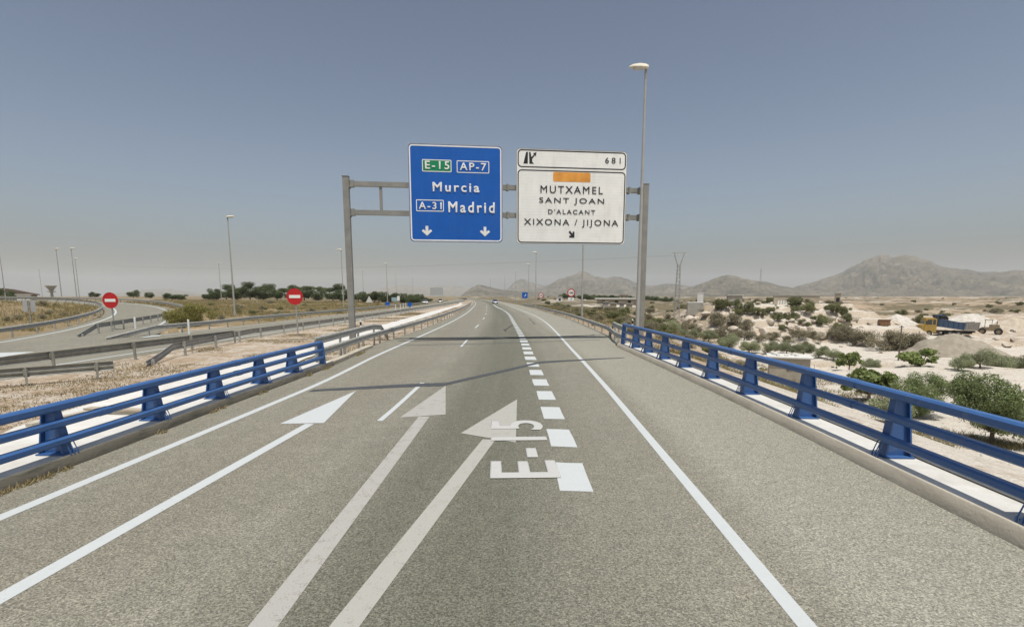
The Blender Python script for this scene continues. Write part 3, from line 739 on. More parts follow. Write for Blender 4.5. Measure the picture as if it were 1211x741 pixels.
guardrail('long grey steel guardrail beyond the long blue railing, running to the speed limit signs', curve(GR_R, 28.6, 150), (.58,), 3.8, -1)
guardrail('short upper steel rail bent down at its end, beside the long blue railing', [(float(GR_R(y)) + .12, y, .0) for y in (28.7, 31, 34.2, 36.4)], (.98,), 2.6, -1, ends=(0, 2.4))
B3 = [(-15.6, 20.6), (-16.5, 23.5), (-17.4, 28.5)] + [(float(OPP_N(y)) + .6, y) for y in rows(34, 300, 3)]
guardrail('long guardrail on the near edge of the opposite carriageway, starting from a sloped end', B3, (.52,), 3.6, -1, ends=(3.5, 0))
guardrail('dark guardrail section on the median ending just behind a sloped rail end', [(-18.05, 2.5), (-18.05, 16), (-17.95, 22), (-17.9, 31)], (.60,), 4.0, -1, mat='galv_dark')
guardrail('nearest low grey guardrail piece on the median gravel, ending free', [(-17.4, 14.2), (-16.6, 15.4), (-14.6, 17.7)], (.40,), 1.8, -1, mat='galv_dark')
B4 = [(-26.3, 31.5, 0), (-26.4, 36, 0), (-26.6, 43, 0)] + [(float(OPP_F(y)) - .75, y, 0) for y in rows(52, 300, 3)]
guardrail('long guardrail on the far edge of the opposite carriageway, before the yellow-green bush', B4, (.58,), 3.6, 1, ends=(4.5, 0))
B5 = [(-29.4, 33.0, .05), (-30.2, 35.5, .1), (-32.5, 42, .2), (-35.3, 49, .3), (-38.5, 54.5, .4)]
guardrail('short guardrail with sloped end behind the no-entry sign at the ramp', B5, (.62,), 2.2, -1, ends=(2.6, 0))
B6 = [off(i, 4.3, -.1) for i in range(44, 90)]
guardrail('curved guardrail along the outer side of the ramp bend', B6, (.62,), 3.0, -1)
B7 = [off(i, -4.0, -.1) for i in range(8, 84)]
guardrail('curved guardrail round the mound on the inside of the ramp bend', B7, (.62,), 3.6, 1)

# ================================================================== GANTRY AND ITS SIGNS
GL, GRT = Vector((-10.72, 31.2, 0)), Vector((7.02, 34.0, 0))
gdir = (GRT - GL).normalized(); gang = math.atan2(gdir.y, gdir.x); glen = (GRT - GL).length
ga = thing('sign_gantry', 'tall grey steel portal gantry spanning the road and carrying the blue and white signs', 'sign gantry', tuple(GL), gang)
GTOP = 9.55
for x, z0 in ((0, -.4), (glen, -.9)):
    mb = MB(); mb.box((x, 0, (GTOP + z0) / 2), (.34, .40, GTOP - z0)); mb.box((x, 0, GTOP + .02), (.38, .44, .03))
    p = mb.build('post', M['gantry'], ga)
    mb = MB()
    for zb in (GTOP - .38, GTOP - 1.98):
        s = 1 if x == 0 else -1
        mb.box((x + s * .185, 0, zb), (.03, .56, .50)); mb.box((x + s * .32, 0, zb), (.24, .34, .38))
        for a in (-.22, .22):
            for b in (-.18, .18): mb.box((x + s * .21, a, zb + b), (.05, .06, .06))
    mb.build('flange', M['gantry'], ga)
for zb in (GTOP - .38, GTOP - 1.98):
    mb = MB(); mb.box((glen / 2, 0, zb), (glen - .5, .26, .27)); mb.build('beam', M['gantry'], ga)
for x in (1.95, 6.5, 13.0):
    mb = MB(); mb.box((x, 0, GTOP - 1.18), (.16, .16, 1.34)); mb.build('strut', M['gantry'], ga)
def on_gantry(px, py, dy=-.26):
    """x along the gantry and height of a point of the sign plane"""
    r = ray(px, py); n = Vector((-gdir.y, gdir.x, 0)); o = GL + n * dy
    t = (o - Vector((0, 0, EYE))).dot(n) / r.dot(n); p = Vector((0, 0, EYE)) + r * t
    return (p - o).dot(gdir), p.z
def rrect(w, h, r, n=5, cx=0, cz=0):
    out = []
    for sx, sz, a0 in ((1, 1, 0), (-1, 1, 90), (-1, -1, 180), (1, -1, 270)):
        for k in range(n + 1):
            a = R(a0 + 90 * k / n); out.append((cx + sx * (w / 2 - r) + r * math.cos(a), cz + sz * (h / 2 - r) + r * math.sin(a)))
    return out
def ring(mb, w, h, r, t, y0, y1, cx=0, cz=0):
    a = rrect(w, h, r, 5, cx, cz); b = rrect(w - 2 * t, h - 2 * t, max(.01, r - t), 5, cx, cz); n = len(a)
    vs = [(x, y0, z) for x, z in a] + [(x, y0, z) for x, z in b] + [(x, y1, z) for x, z in a] + [(x, y1, z) for x, z in b]
    fs = []
    for k in range(n):
        j = (k + 1) % n
        fs += [(k, j, n + j, n + k), (2 * n + k, 3 * n + k, 3 * n + j, 2 * n + j), (k, 2 * n + k, 2 * n + j, j), (n + k, n + j, 3 * n + j, 3 * n + k)]
    return mb.add(vs, fs)
def sign_text(par, s, cx, cz, w, h, mat, y=-.062, bold=.012, space=1.1):
    me = text_mesh(s, 1.0, bold, space, .003)
    return place_text(me, par, mat, Matrix.Translation((cx, y, cz)) @ Matrix.Rotation(R(90), 4, 'X'), 'lettering', (w, h))
n_ = Vector((-gdir.y, gdir.x, 0))
def sign_thing(name, label, x, z): 
    p = GL + gdir * x + n_ * -.26
    return thing(name, label, 'road sign', (p.x, p.y, z), gang)
# --- blue
c = [on_gantry(*p) for p in ((482.5, 169.5), (593.5, 173.5), (594.5, 287), (485, 285.5))]
bx0, bx1 = (c[0][0] + c[3][0]) / 2, (c[1][0] + c[2][0]) / 2; bz1, bz0 = (c[0][1] + c[1][1]) / 2, (c[2][1] + c[3][1]) / 2
bw, bh = bx1 - bx0, bz1 - bz0; bcx, bcz = (bx0 + bx1) / 2, (bz0 + bz1) / 2
bs = sign_thing('motorway_sign', 'big square blue direction sign lettered Murcia and Madrid, hung on the gantry', bcx, bcz)
def SP(px, py):           # point on the sign, from its centre
    a, z = on_gantry(px, py); return a, z
def panel(par, w, h, mat):
    mb = MB(); mb.prism(rrect(w, h, .22), -.05, 0); mb.build('panel', mat, par)
    mb = MB()
    for k in (-.36, -.12, .12, .36): mb.box((0, .045, h * k), (w * .94, .05, .08))
    for k in (-.3, .3): mb.box((w * k, .085, 0), (.1, .05, h * .8))
    mb.build('backing_ribs', M['sign_back'], par)
panel(bs, bw, bh, M['sign_blue'])
mb = MB(); ring(mb, bw + .03, bh + .03, .23, .035, -.056, .006); mb.build('rim', M['sign_frame'], bs)
mb = MB(); ring(mb, bw - .10, bh - .10, .2, .075, -.056, -.049); mb.build('border', M['sign_white'], bs)
def brel(px, py): a, z = SP(px, py); return a - bcx, z - bcz
def bbox(x0, y0, x1, y1): (a, b), (c_, d_) = brel(x0, y0), brel(x1, y1); return (a + c_) / 2, (b + d_) / 2, abs(c_ - a), abs(b - d_)
def shield(par, box, mat, s, tb):
    cx, cz, w, h = box
    mb = MB(); mb.prism(rrect(w, h, .06, 4, cx, cz), -.056, -.051); mb.build('route_shield', mat, par)
    mb = MB(); ring(mb, w, h, .06, .045, -.060, -.052, cx, cz); mb.build('shield_border', M['sign_white'], par)
    sign_text(par, s, tb[0], tb[1], tb[2], tb[3], M['sign_white'], y=-.063, bold=.018, space=1.25)
shield(bs, bbox(499, 188.5, 534, 204), M['sign_green'], 'E-15', bbox(502.5, 190.5, 531.5, 200.8))
shield(bs, bbox(540, 190, 578.5, 205.5), M['sign_blue'], 'AP-7', bbox(543.5, 192.5, 575, 202.5))
sign_text(bs, 'Murcia', *bbox(511.5, 215.5, 567, 228), M['sign_white'], bold=.022, space=1.3)
shield(bs, bbox(492, 236, 525, 250.5), M['sign_blue'], 'A-31', bbox(495, 238.8, 522.5, 248))
sign_text(bs, 'Madrid', *bbox(530, 238.5, 585, 252.5), M['sign_white'], bold=.022, space=1.3)
def down_arrow(par, cx, cz, w, h, mat, rot=0.0, y0=-.058, y1=-.05):
    poly = [(-.13, .5), (.13, .5), (.13, -.02), (.32, .16), (.5, .0), (0, -.5), (-.5, .0), (-.32, .16), (-.13, -.02)]
    c_, s_ = math.cos(rot), math.sin(rot)
    mb = MB(); mb.prism([(cx + (x * c_ - z * s_) * w, cz + (x * s_ + z * c_) * h) for x, z in poly], y0, y1); return mb.build('arrow', mat, par, smooth=False)
for a in ((505, 273), (573.5, 274)):
    x, z = brel(*a); down_arrow(bs, x, z, .62, .56, M['sign_white'])
# --- white
c = [on_gantry(*p) for p in ((610, 175.5), (741, 180), (738.5, 289.5), (611.5, 288))]
wx0, wx1 = (c[0][0] + c[3][0]) / 2, (c[1][0] + c[2][0]) / 2; wz1, wz0 = (c[0][1] + c[1][1]) / 2, (c[2][1] + c[3][1]) / 2
ww, wh = wx1 - wx0, wz1 - wz0; wcx, wcz = (wx0 + wx1) / 2, (wz0 + wz1) / 2
ws = sign_thing('exit_sign', 'white exit 681 sign with black place names in two framed fields, hung on the gantry', wcx, wcz)
panel(ws, ww, wh, M['sign_white'])
mb = MB(); ring(mb, ww + .03, wh + .03, .23, .03, -.056, .006); mb.build('rim', M['sign_frame'], ws)
def wrel(px, py): a, z = SP(px, py); return a - wcx, z - wcz
def wbox(x0, y0, x1, y1): (a, b), (c_, d_) = wrel(x0, y0), wrel(x1, y1); return (a + c_) / 2, (b + d_) / 2, abs(c_ - a), abs(b - d_)
for hi, lo in ((wh / 2 - .05, wh / 2 - 1.06), (wh / 2 - 1.18, -wh / 2 + .05)):
    mb = MB(); ring(mb, ww - .12, hi - lo, .24, .065, -.056, -.049, 0, (hi + lo) / 2); mb.build('border', M['sign_black'], ws)
sign_text(ws, '681', *wbox(715.5, 186.5, 733.5, 194), M['sign_black'], bold=.004, space=1.5)
cx, cz, w, h = wbox(654, 203.5, 698, 216)
mb = MB(); mb.prism(rrect(w, h, .1, 4, cx, cz), -.056, -.051); mb.build('orange_patch', M['sign_orange'], ws)
for s, b in (('MUTXAMEL', (639, 219.5, 712.5, 230)), ('SANT JOAN', (637.5, 233.5, 714, 243.3)), ("D'ALACANT", (648, 247.5, 703.5, 254)), ('XIXONA / JIJONA', (619.5, 258.5, 730.5, 269.8))):
    sign_text(ws, s, *wbox(*b), M['sign_black'], bold=.008, space=1.3)
x, z = wrel(676, 277.5); down_arrow(ws, x, z, .46, .52, M['sign_black'], R(45))
# motorway exit pictogram: two tapering carriageways and a branching arrow
x, z = wrel(626, 187)
mb = MB(); mb.prism([(x - .36, z - .33), (x - .20, z + .33), (x - .09, z + .33), (x - .10, z - .33)], -.058, -.05)
mb.prism([(x + .0, z - .33), (x - .03, z + .33), (x + .06, z + .33), (x + .12, z + .05), (x + .27, z + .2), (x + .21, z + .26), (x + .42, z + .34), (x + .38, z + .10), (x + .32, z + .15), (x + .16, z - .06), (x + .17, z - .22), (x + .27, z - .33)], -.058, -.05)
mb.build('exit_pictogram', M['sign_black'], ws, smooth=False)
for x in ((bx1 + wx0) / 2 - .12, wx1 + .25):
    for zb in (GTOP - .38, GTOP - 1.98):
        mb = MB(); mb.box((x, 0, zb), (.05, .36, .38)); mb.box((x + .07, 0, zb), (.05, .36, .38))
        for a_ in (-.14, .14):
            for b_ in (-.15, .15): mb.box((x + .035, a_, zb + b_), (.18, .04, .04))
        mb.build('beam_splice', M['galv_dark'], ga)
for par, w, h in ((bs, bw, bh), (ws, ww, wh)):
    mb = MB()
    for k in (-.3, .3):
        for zb in (GTOP - .38, GTOP - 1.98): mb.box((w * k, .125, zb - par.location.z), (.16, .05, .34))
    mb.build('clamp', M['gantry'], par)

# ================================================================== STREET LAMPS
def make_lamp(h, head=1.0):
    root = thing('street_lamp', 'x', 'street lamp', (0, 0, 0))
    MB().tube([(0, 0, -.3), (0, 0, h * .5), (0, 0, h)], [.125, .095, .06], 10).build('pole', M['lamp'], root)
    mb = MB(); mb.box((0, 0, .03), (.42, .42, .05)); mb.tube([(0, 0, .05), (0, 0, .7)], [.15, .135], 10); mb.build('base', M['lamp'], root)
    mb = MB(); mb.tube([(0, 0, h - .45), (0, 0, h - .05)], .075, 8); mb.build('sleeve', M['galv_dark'], root)
    mb = MB(); L = head
    sec = [(.14, .10, .10, .0), (.02, .16, .15, .0), (-.35 * L, .19, .17, .02), (-.75 * L, .17, .12, .03), (-.98 * L, .08, .05, .02)]
    n = 10
    for x, w, hh, dz in sec:
        for k in range(n):
            a = 2 * math.pi * k / n; mb.v.append((x, w * math.cos(a), h + .05 + dz + (hh if math.sin(a) > 0 else hh * .45) * math.sin(a)))
    for i in range(len(sec) - 1):
        for k in range(n): mb.f.append((i * n + k, i * n + (k + 1) % n, (i + 1) * n + (k + 1) % n, (i + 1) * n + k))
    mb.f += [tuple(range(n)), tuple(range((len(sec) - 1) * n, len(sec) * n))]
    hd = mb.build('lamp_head', M['lamp_head'], root)
    mb = MB(); mb.box((-.45 * L, 0, h - .005), (.5 * L, .24, .05)); mb.build('lens', M['glass_lamp'], hd)
    return root
lamp0 = make_lamp(13.0, 1.0); first = [True]
GRP = 'street lamps along the roads'
def lamp(px, py, label, rz=0.0, h=13.0, sc=1.0, group=GRP):
    """top of the pole seen at that bearing and height"""
    z0 = 0.0
    for _ in range(4):
        r = ray(px, py); t = (z0 + h * sc + .1 - EYE) / r.z; x, y = r.x * t, r.y * t; z0 = hz(x, y)
    if first[0]: o = lamp0; first[0] = False
    else: o = dup(lamp0)
    o.location = (x, y, z0); o.rotation_euler = (0, 0, rz); o.scale = (sc, sc, sc); o['label'] = label; o['group'] = group
    return o
l1 = lamp(763, 80, 'tallest nearest street lamp, just in front of the gantry post on the valley side', 0, 13)
p = dp(763, 80, 33.4); l1.location = (p.x + .05, 33.4, -.75); k = (p.z + .75) / 13.05; l1.scale = (1, 1, k)
lamp(269, 256, 'tall street lamp between the bush and the umbrella pines, left of the nearer no-entry sign', math.pi)
LM = [(66, 294, 'street lamp behind the ramp, next left of the tallest ramp lamp', math.pi),
      (83.5, 290.5, 'tallest lamp of the ramp, rising from the mound on the inside of its bend', math.pi),
      (88.5, 305.5, 'street lamp just right of the tallest lamp of the ramp', math.pi),
      (46, 318, 'small distant street lamp left of the water tower', math.pi),
      (-1.5, 294, 'street lamp cut by the picture edge beside the dark-roofed building', 0),
      (258.5, 311, 'thin distant street lamp left of the umbrella pines', math.pi),
      (403.3, 295, 'street lamp just left of the gantry post on the median side', 0),
      (428.7, 319, 'distant street lamp just right of the gantry post on the median side', 0),
      (456.8, 311.5, 'tallest lamp beyond the triangular sign, under the blue gantry sign', 0),
      (468, 323, 'faint distant lamp right of the tallest lamp beyond the triangular sign', 0),
      (488, 328, 'faint farthest lamp left of the back of the far sign board', 0),
      (634, 298, 'tallest of the lamps lining the far bend under the exit sign', 0),
      (625.5, 312, 'second tallest of the lamps lining the far bend', 0),
      (610, 320, 'third lamp of the row lining the far bend', 0),
      (597, 326, 'fourth and fainter lamp of the row lining the far bend', 0),
      (580, 329, 'smallest faint lamp at the end of the far bend', 0)]
for a, b, s, rz in LM: lamp(a, b, s, rz)
p = gp(688, 377, -.2); o = dup(lamp0); o.location = (p.x, p.y, -.3); o.rotation_euler = (0, 0, 0); o['label'] = 'street lamp whose top is hidden behind the white exit sign'; o['group'] = GRP

# ================================================================== ROAD SIGNS
def disc(mb, r, y0, y1, cz, n=36): mb.prism([(r * math.cos(2 * math.pi * k / n), cz + r * math.sin(2 * math.pi * k / n)) for k in range(n)], y0, y1)
def annulus(mb, r0, r1, y0, y1, cz, n=36):
    vs = []
    for y in (y0, y1):
        for r in (r0, r1): vs += [(r * math.cos(2 * math.pi * k / n), y, cz + r * math.sin(2 * math.pi * k / n)) for k in range(n)]
    fs = []
    for k in range(n):
        j = (k + 1) % n
        fs += [(k, j, n + j, n + k), (2 * n + k, 3 * n + k, 3 * n + j, 2 * n + j), (k, 2 * n + k, 2 * n + j, j), (n + k, n + j, 3 * n + j, 3 * n + k)]
    mb.add(vs, fs)
def face(x, y): return math.atan2(y, x) - math.pi / 2
def no_entry(px, pyc, pyb, diam_px, label):
    p = gp(px[1], pyb, -.03); c = dp(px[0], pyc, p.y); r = diam_px / 2 / FOC * p.y
    t = thing('no_entry_sign', label, 'road sign', (p.x, p.y, -.05), 0, 'no-entry signs')
    cz = c.z + .05; dx = c.x - p.x
    mb = MB(); mb.box((dx * .5, .06, (cz + r * .7) / 2), (.09, .05, cz + r * .7)); mb.build('pole', M['galv'], t)
    mb = MB(); disc(mb, r, 0, .03, cz); pl = mb.build('plate', M['sign_red'], t)
    mb = MB(); annulus(mb, r - .02, r + .012, -.006, .036, cz); mb.build('rim', M['sign_red'], t)
    mb = MB(); mb.box((0, -.004, cz), (r * 1.42, .012, r * .38)); mb.build('white_bar', M['sign_white'], t)
    return t
no_entry((131.5, 134.5), 355, 393.5, 18.6, 'round red no-entry sign before the ramp, in front of the bend')
no_entry((350, 351.2), 350.5, 396, 19, 'round red no-entry sign standing near the gantry post, before the umbrella pines')
def speed(px, pyc, pyb, dpx, label, plate, s100):
    p = gp(px, pyb, -.3); c = dp(px, pyc, p.y); r = dpx / 2 / FOC * p.y; cz = c.z + .3
    t = thing('speed_limit_sign', label, 'road sign', (p.x, p.y, -.3), 0, 'round speed limit signs')
    mb = MB(); mb.box((0, .06, (cz + r * .7) / 2 - .2), (.09, .05, cz + r * .7 + .4)); mb.build('pole', M['galv'], t)
    mb = MB(); disc(mb, r, 0, .03, cz); mb.build('plate', M['sign_white'], t)
    mb = MB(); annulus(mb, r * .78, r + .01, -.006, .034, cz); mb.build('red_ring', M['sign_red'], t)
    me = text_mesh(s100, 1, .02, 1.0, .003); place_text(me, t, M['sign_black'], Matrix.Translation((0, -.006, cz)) @ Matrix.Rotation(R(90), 4, 'X'), 'lettering', (r * 1.2, r * .58))
    if plate:
        mb = MB(); mb.prism(rrect(1.0, .5, .05, 3, 0, cz - r - .38), 0, .025); mb.build('lower_plate', M['sign_white'], t)
        mb = MB(); mb.prism([(-.1, cz - r - .5), (.0, cz - r - .5), (.12, cz - r - .32), (.2, cz - r - .36), (.22, cz - r - .2), (.02, cz - r - .28)], -.006, .0); mb.build('arrow', M['sign_black'], t)
speed(675, 346, 372, 9.0, 'round red-ringed speed limit sign 100 with a small plate below it', True, '100')
speed(639.6, 349.3, 363.5, 6.0, 'smaller farther red-ringed speed limit sign between two lamps', False, '100')
def board(name, label, x0, y0, x1, y1, D, mat, posts=(.5,), extra=None, th=.05, group=None, back=None):
    a, b = dp(x0, y0, D), dp(x1, y1, D); cx = (a.x + b.x) / 2; w = b.x - a.x; h = a.z - b.z; g = min(hz(cx, D), b.z - .3)
    t = thing(name, label, 'road sign', (cx, D, g), 0, group); cz = (a.z + b.z) / 2 - g
    mb = MB(); mb.prism(rrect(w, h, min(w, h) * .06, 3, 0, cz), 0, th); mb.build('panel', mat, t)
    for k in posts:
        mb = MB(); mb.box(((k - .5) * w, th + .06, (cz + h * .4) / 2 - .1), (.12, .1, cz + h * .4 + .2)); mb.build('post', M['galv'], t)
    return t, w, h, cz
t, w, h, cz = board('service_sign', 'small blue square sign before the far bend, left of the lamps', 617.5, 345.5, 624, 352.5, 170, M['sign_blue'])
mb = MB(); mb.prism([(-.35, cz - .35), (.0, cz - .35), (.4, cz + .0), (.25, cz + .45), (.1, cz + .4), (.2, cz + .02)], -.008, .002); mb.build('symbol', M['sign_white'], t)
board('sign_board', 'grey back of a big sign board standing beyond the opposite carriageway', 508.5, 340, 524, 349, 330, M['sign_back'], (.2, .8))
t, w, h, cz = board('sign_board', 'pale turquoise direction board behind the opposite carriageway, before the trees', 463, 351.5, 472, 356, 150, plain('faded_turquoise', (.30, .42, .46), .5), (.2, .8))
mb = MB(); mb.prism(rrect(w * .34, 1.35, .05, 3, w * .42, cz + .25), -.03, -.004); mb.build('side_panel', M['sign_white'], t)
board('lane_sign', 'small blue rectangular sign under the tallest lamp beyond the triangular sign', 455.5, 357, 461, 361, 118, M['sign_blue'])
t, w, h, cz = board('roundabout_sign', 'small round blue sign at the edge of the opposite carriageway', 484, 359.5, 484.8, 360.5, 118, M['galv'])
mb = MB(); disc(mb, .52, -.03, -.003, cz, 24); mb.build('plate', M['sign_blue'], t)
p = gp(437, 364.5, 0); t = thing('warning_sign', 'triangular sign seen from its pale back, between the gantry post and the lamps', 'road sign', tuple(p), 0)
hh = p.y / FOC; mb = MB(); mb.box((0, .05, 6.0 * hh), (.09, .06, 13 * hh)); mb.build('pole', M['galv'], t)
mb = MB(); mb.prism([(-4.2 * hh, 7.0 * hh), (4.2 * hh, 7.0 * hh), (.4 * hh, 14 * hh), (-.4 * hh, 14 * hh)], 0, .03); mb.build('plate', plain('pale_sign_back', (.62, .62, .60), .5), t)
p = dp(34, 355, 41); g = hz(p.x, 41); t = thing('panel_sign', 'two pale grey panels on one post, seen from behind on the mound', 'road sign', (p.x, 41, g), R(8))
for x0, x1 in ((27, 33.5), (35, 42)):
    a, b = dp(x0, 355.5, 41), dp(x1, 368.5, 41); mb = MB(); mb.prism(rrect(b.x - a.x, a.z - b.z, .03, 3, (a.x + b.x) / 2 - p.x, (a.z + b.z) / 2 - g), 0, .03); mb.build('panel', M['sign_back'], t)
mb = MB(); mb.box((0, -.05, (dp(34, 355, 41).z - g) / 2 - .1), (.09, .05, dp(34, 355, 41).z - g + .2)); mb.build('post', M['galv_dark'], t)
# delineator posts
def delineator(x, y, label, z=None, h=1.05, band=True):
    z = hz(x, y) if z is None else z
    t = thing('delineator_post', label, 'delineator', (x, y, z), 0, 'white delineator posts')
    mb = MB(); mb.prism([(-.06, 0), (.06, 0), (.055, h - .06), (-.055, h)], -.04, .04); mb.build('post', M['white_plastic'], t)
    if band:
        mb = MB(); mb.prism([(-.061, h - .42), (.061, h - .42), (.061, h - .2), (-.061, h - .12)], -.043, .043); mb.build('black_band', M['sign_black'], t)
p = gp(747.5, 396, -.3); delineator(p.x, p.y, 'white delineator with black band behind the far end of the long blue railing', -.3, 1.3)
p = gp(427, 393, -.05); delineator(p.x, p.y, 'white delineator with black band just right of the gantry post on the median', None, 1.0)
p = gp(160.5, 389, .2); delineator(p.x, p.y, 'plain white post behind the inner guardrail of the ramp', None, 1.0, False)
p = gp(224, 395, .0); delineator(p.x, p.y, 'plain white post in front of the yellow-green bush', None, 1.15, False)
for k, (x, y) in enumerate(((468, 366.5), (473.5, 365), (477, 364), (480, 363.3))):
    p = gp(x, y, 0); delineator(p.x, p.y, ordn(k) + ' in the row of white posts beside the opposite carriageway, counted from the gantry side', None, 1.2, False)

# ================================================================== VEGETATION
def mk_leaf(name, a, b, c_, trans=.33):
    n = N(name); g = n.n('ShaderNodeNewGeometry'); oi = n.n('ShaderNodeObjectInfo')
    v = n.obj(); f = n.noise(v, 1.6, 3); rnd = g.outputs['Random Per Island']
    c = n.mix(rnd, a, b); c = n.mix(n.ramp(f, .42, .66, 0, .7), c, c_)
    k = n.ramp(oi.outputs['Random'], 0, 1, .82, 1.2)
    c = n.mix(1.0, c, n.n('ShaderNodeCombineColor', Red=k, Green=k, Blue=k).outputs[0], 'MULTIPLY')
    p = n.n('ShaderNodeBsdfPrincipled'); n.put(p.inputs['Base Color'], c); p.inputs['Roughness'].default_value = .6; p.inputs['Specular IOR Level'].default_value = .25
    t = n.n('ShaderNodeBsdfTranslucent'); n.put(t.inputs[0], c)
    m = n.n('ShaderNodeMixShader'); m.inputs[0].default_value = trans
    n.t.links.new(p.outputs[0], m.inputs[1]); n.t.links.new(t.outputs[0], m.inputs[2]); n.t.links.new(m.outputs[0], n.o.inputs['Surface'])
    return n.m
M['olive'] = mk_leaf('olive_leaves', (.23, .255, .145), (.37, .385, .24), (.28, .31, .165))
M['carob'] = mk_leaf('dense_green_leaves', (.16, .20, .085), (.27, .32, .145), (.20, .25, .095))
M['fig'] = mk_leaf('fig_leaves', (.15, .19, .06), (.28, .33, .125), (.19, .24, .075))
M['pine'] = mk_leaf('pine_needles', (.075, .10, .04), (.14, .17, .075), (.10, .13, .055))
M['bush'] = mk_leaf('bush_leaves', (.14, .15, .065), (.24, .245, .115), (.18, .19, .08))
M['dry'] = mk_leaf('dry_scrub', (.21, .185, .12), (.34, .30, .205), (.25, .23, .15))
M['yellow'] = mk_leaf('yellow_green_leaves', (.15, .15, .04), (.30, .26, .09), (.22, .21, .06))
M['straw'] = mk_leaf('straw_blades', (.22, .17, .085), (.40, .32, .18), (.27, .23, .12))
M['bark'] = plain('bark', (.13, .105, .08), .9, 0, .3, 6)
def leaves(clumps, n, ls, asp=.45, up=.3, shell=.55, seed=0):
    g = np.random.default_rng(seed)
    C = np.array([c[:3] for c in clumps], float); Rd = np.array([c[3:6] if len(c) > 5 else (c[3],) * 3 for c in clumps], float)
    w = np.prod(Rd, 1) ** .67; w /= w.sum()
    i = g.choice(len(C), n, p=w)
    d = g.normal(size=(n, 3)); d /= np.linalg.norm(d, axis=1)[:, None]
    rad = shell + (1 - shell) * g.random(n); rad *= 1 + .16 * g.normal(size=n) * (g.random(n) < .35)
    P = C[i] + d * rad[:, None] * Rd[i]
    nrm = d * .7 + g.normal(size=(n, 3)) * .65 + np.array([0, 0, up]); nrm /= np.linalg.norm(nrm, axis=1)[:, None]
    a = np.cross(nrm, g.normal(size=(n, 3))); a /= np.linalg.norm(a, axis=1)[:, None]; b = np.cross(nrm, a)
    s = ls * (.6 + .8 * g.random(n))[:, None]
    V = np.stack([P - a * s, P + b * s * asp + nrm * s * .12, P + a * s, P - b * s * asp + nrm * s * .12], 1).reshape(-1, 3)
    return V, np.arange(4 * n).reshape(n, 4)
def clumpset(n, rx, rz, zc, rc, seed, flat=.8):
    g = np.random.default_rng(seed); out = []
    for k in range(n):
        d = g.normal(size=3); d /= np.linalg.norm(d); r = .35 + .62 * g.random() ** .6
        c = d * r * np.array([rx, rx, rz]); q = rc * (.6 + .7 * g.random())
        out.append((c[0], c[1], zc + c[2], q, q, q * flat))
    return out
def make_tree(name, cat, clumps, nl, ls, mat, trunk, seed, asp=.45, shell=.5, up=.3, limbs=True):
    root = thing(name, 'x', cat, (0, 0, 0))
    V, F_ = leaves(clumps, nl, ls, asp, up, shell, seed)
    o = bpy.data.objects.new('crown', npmesh('crown', V, F_, M[mat])); COL.objects.link(o); o.parent = root
    if trunk:
        h, r = trunk; mb = MB(); g = random.Random(seed)
        fork = (g.uniform(-.1, .1), g.uniform(-.1, .1), h)
        mb.tube([(0, 0, -.4), (g.uniform(-.05, .05), g.uniform(-.05, .05), h * .5), fork], [r * 1.25, r, r * .85], 7)
        for c in clumps[::max(1, len(clumps) // 9)]:
            m = (fork[0] * .4 + c[0] * .6, fork[1] * .4 + c[1] * .6, h * .55 + c[2] * .45)
            mb.tube([fork, m, c[:3]], [r * .6, r * .38, r * .12], 5)
        mb.build('trunk', M['bark'], root)
    return root
used = {}
def put(proto, x, y, s, label, group=None, rz=None, sz=1.0, z=None):
    if used.get(proto.name): o = dup(proto)
    else: o = proto; used[proto.name] = True
    o.location = (x, y, (hz(x, y) if z is None else z) - .03); o.rotation_euler = (0, 0, random.uniform(0, 6.28) if rz is None else rz); o.scale = (s, s, s * sz)
    o['label'] = label
    if group: o['group'] = group
    return o
# protos
P_ol = [make_tree('olive_tree', 'tree', clumpset(20, 1.55, .75, 1.15, .62, s), 8000, .08, 'olive', (.5, .10), s, asp=.3) for s in (1, 2, 3)]
P_cb = [make_tree('dense_green_shrub', 'tree', clumpset(30, 1.6, 1.45, 1.75, .62, s), 24000, .06, 'carob', (.5, .1), s, asp=.35) for s in (5, 6)]
P_fg = [make_tree('fig_tree', 'tree', clumpset(14, 1.7, .8, 1.4, .55, s), 2300, .15, 'fig', (.6, .1), s, asp=.75, shell=.3) for s in (8, 9)]
P_pn = [make_tree('umbrella_pine', 'tree', [(c[0], c[1], c[2], c[3] * 1.25, c[4] * 1.25, c[5]) for c in clumpset(18, 3.3, 1.1, 6.0, 1.35, s, .75)], 9000, .17, 'pine', (4.2, .19), s, asp=.25) for s in (12, 13)]
P_bs = [make_tree('scrub_bush', 'bush', clumpset(12, .75, .45, .5, .36, s), 3200, .06, 'bush', (.2, .05), s, asp=.4) for s in (15, 16)]
P_dr = [make_tree('dry_shrub', 'bush', clumpset(14, .85, .42, .45, .36, s), 3400, .06, 'dry', (.2, .05), s, asp=.25) for s in (18, 19)]
P_yl = make_tree('flowering_bush', 'bush', clumpset(26, 2.2, .75, .85, .55, 21), 14000, .07, 'yellow', (.3, .07), 21, asp=.3)
P_rt = [make_tree('roadside_tree', 'tree', clumpset(16, 2.2, 1.7, 2.3, 1.0, s), 5500, .15, 'pine', (1.2, .14), s, asp=.4) for s in (23, 24)]

def at(px, py): return hit(px, py)
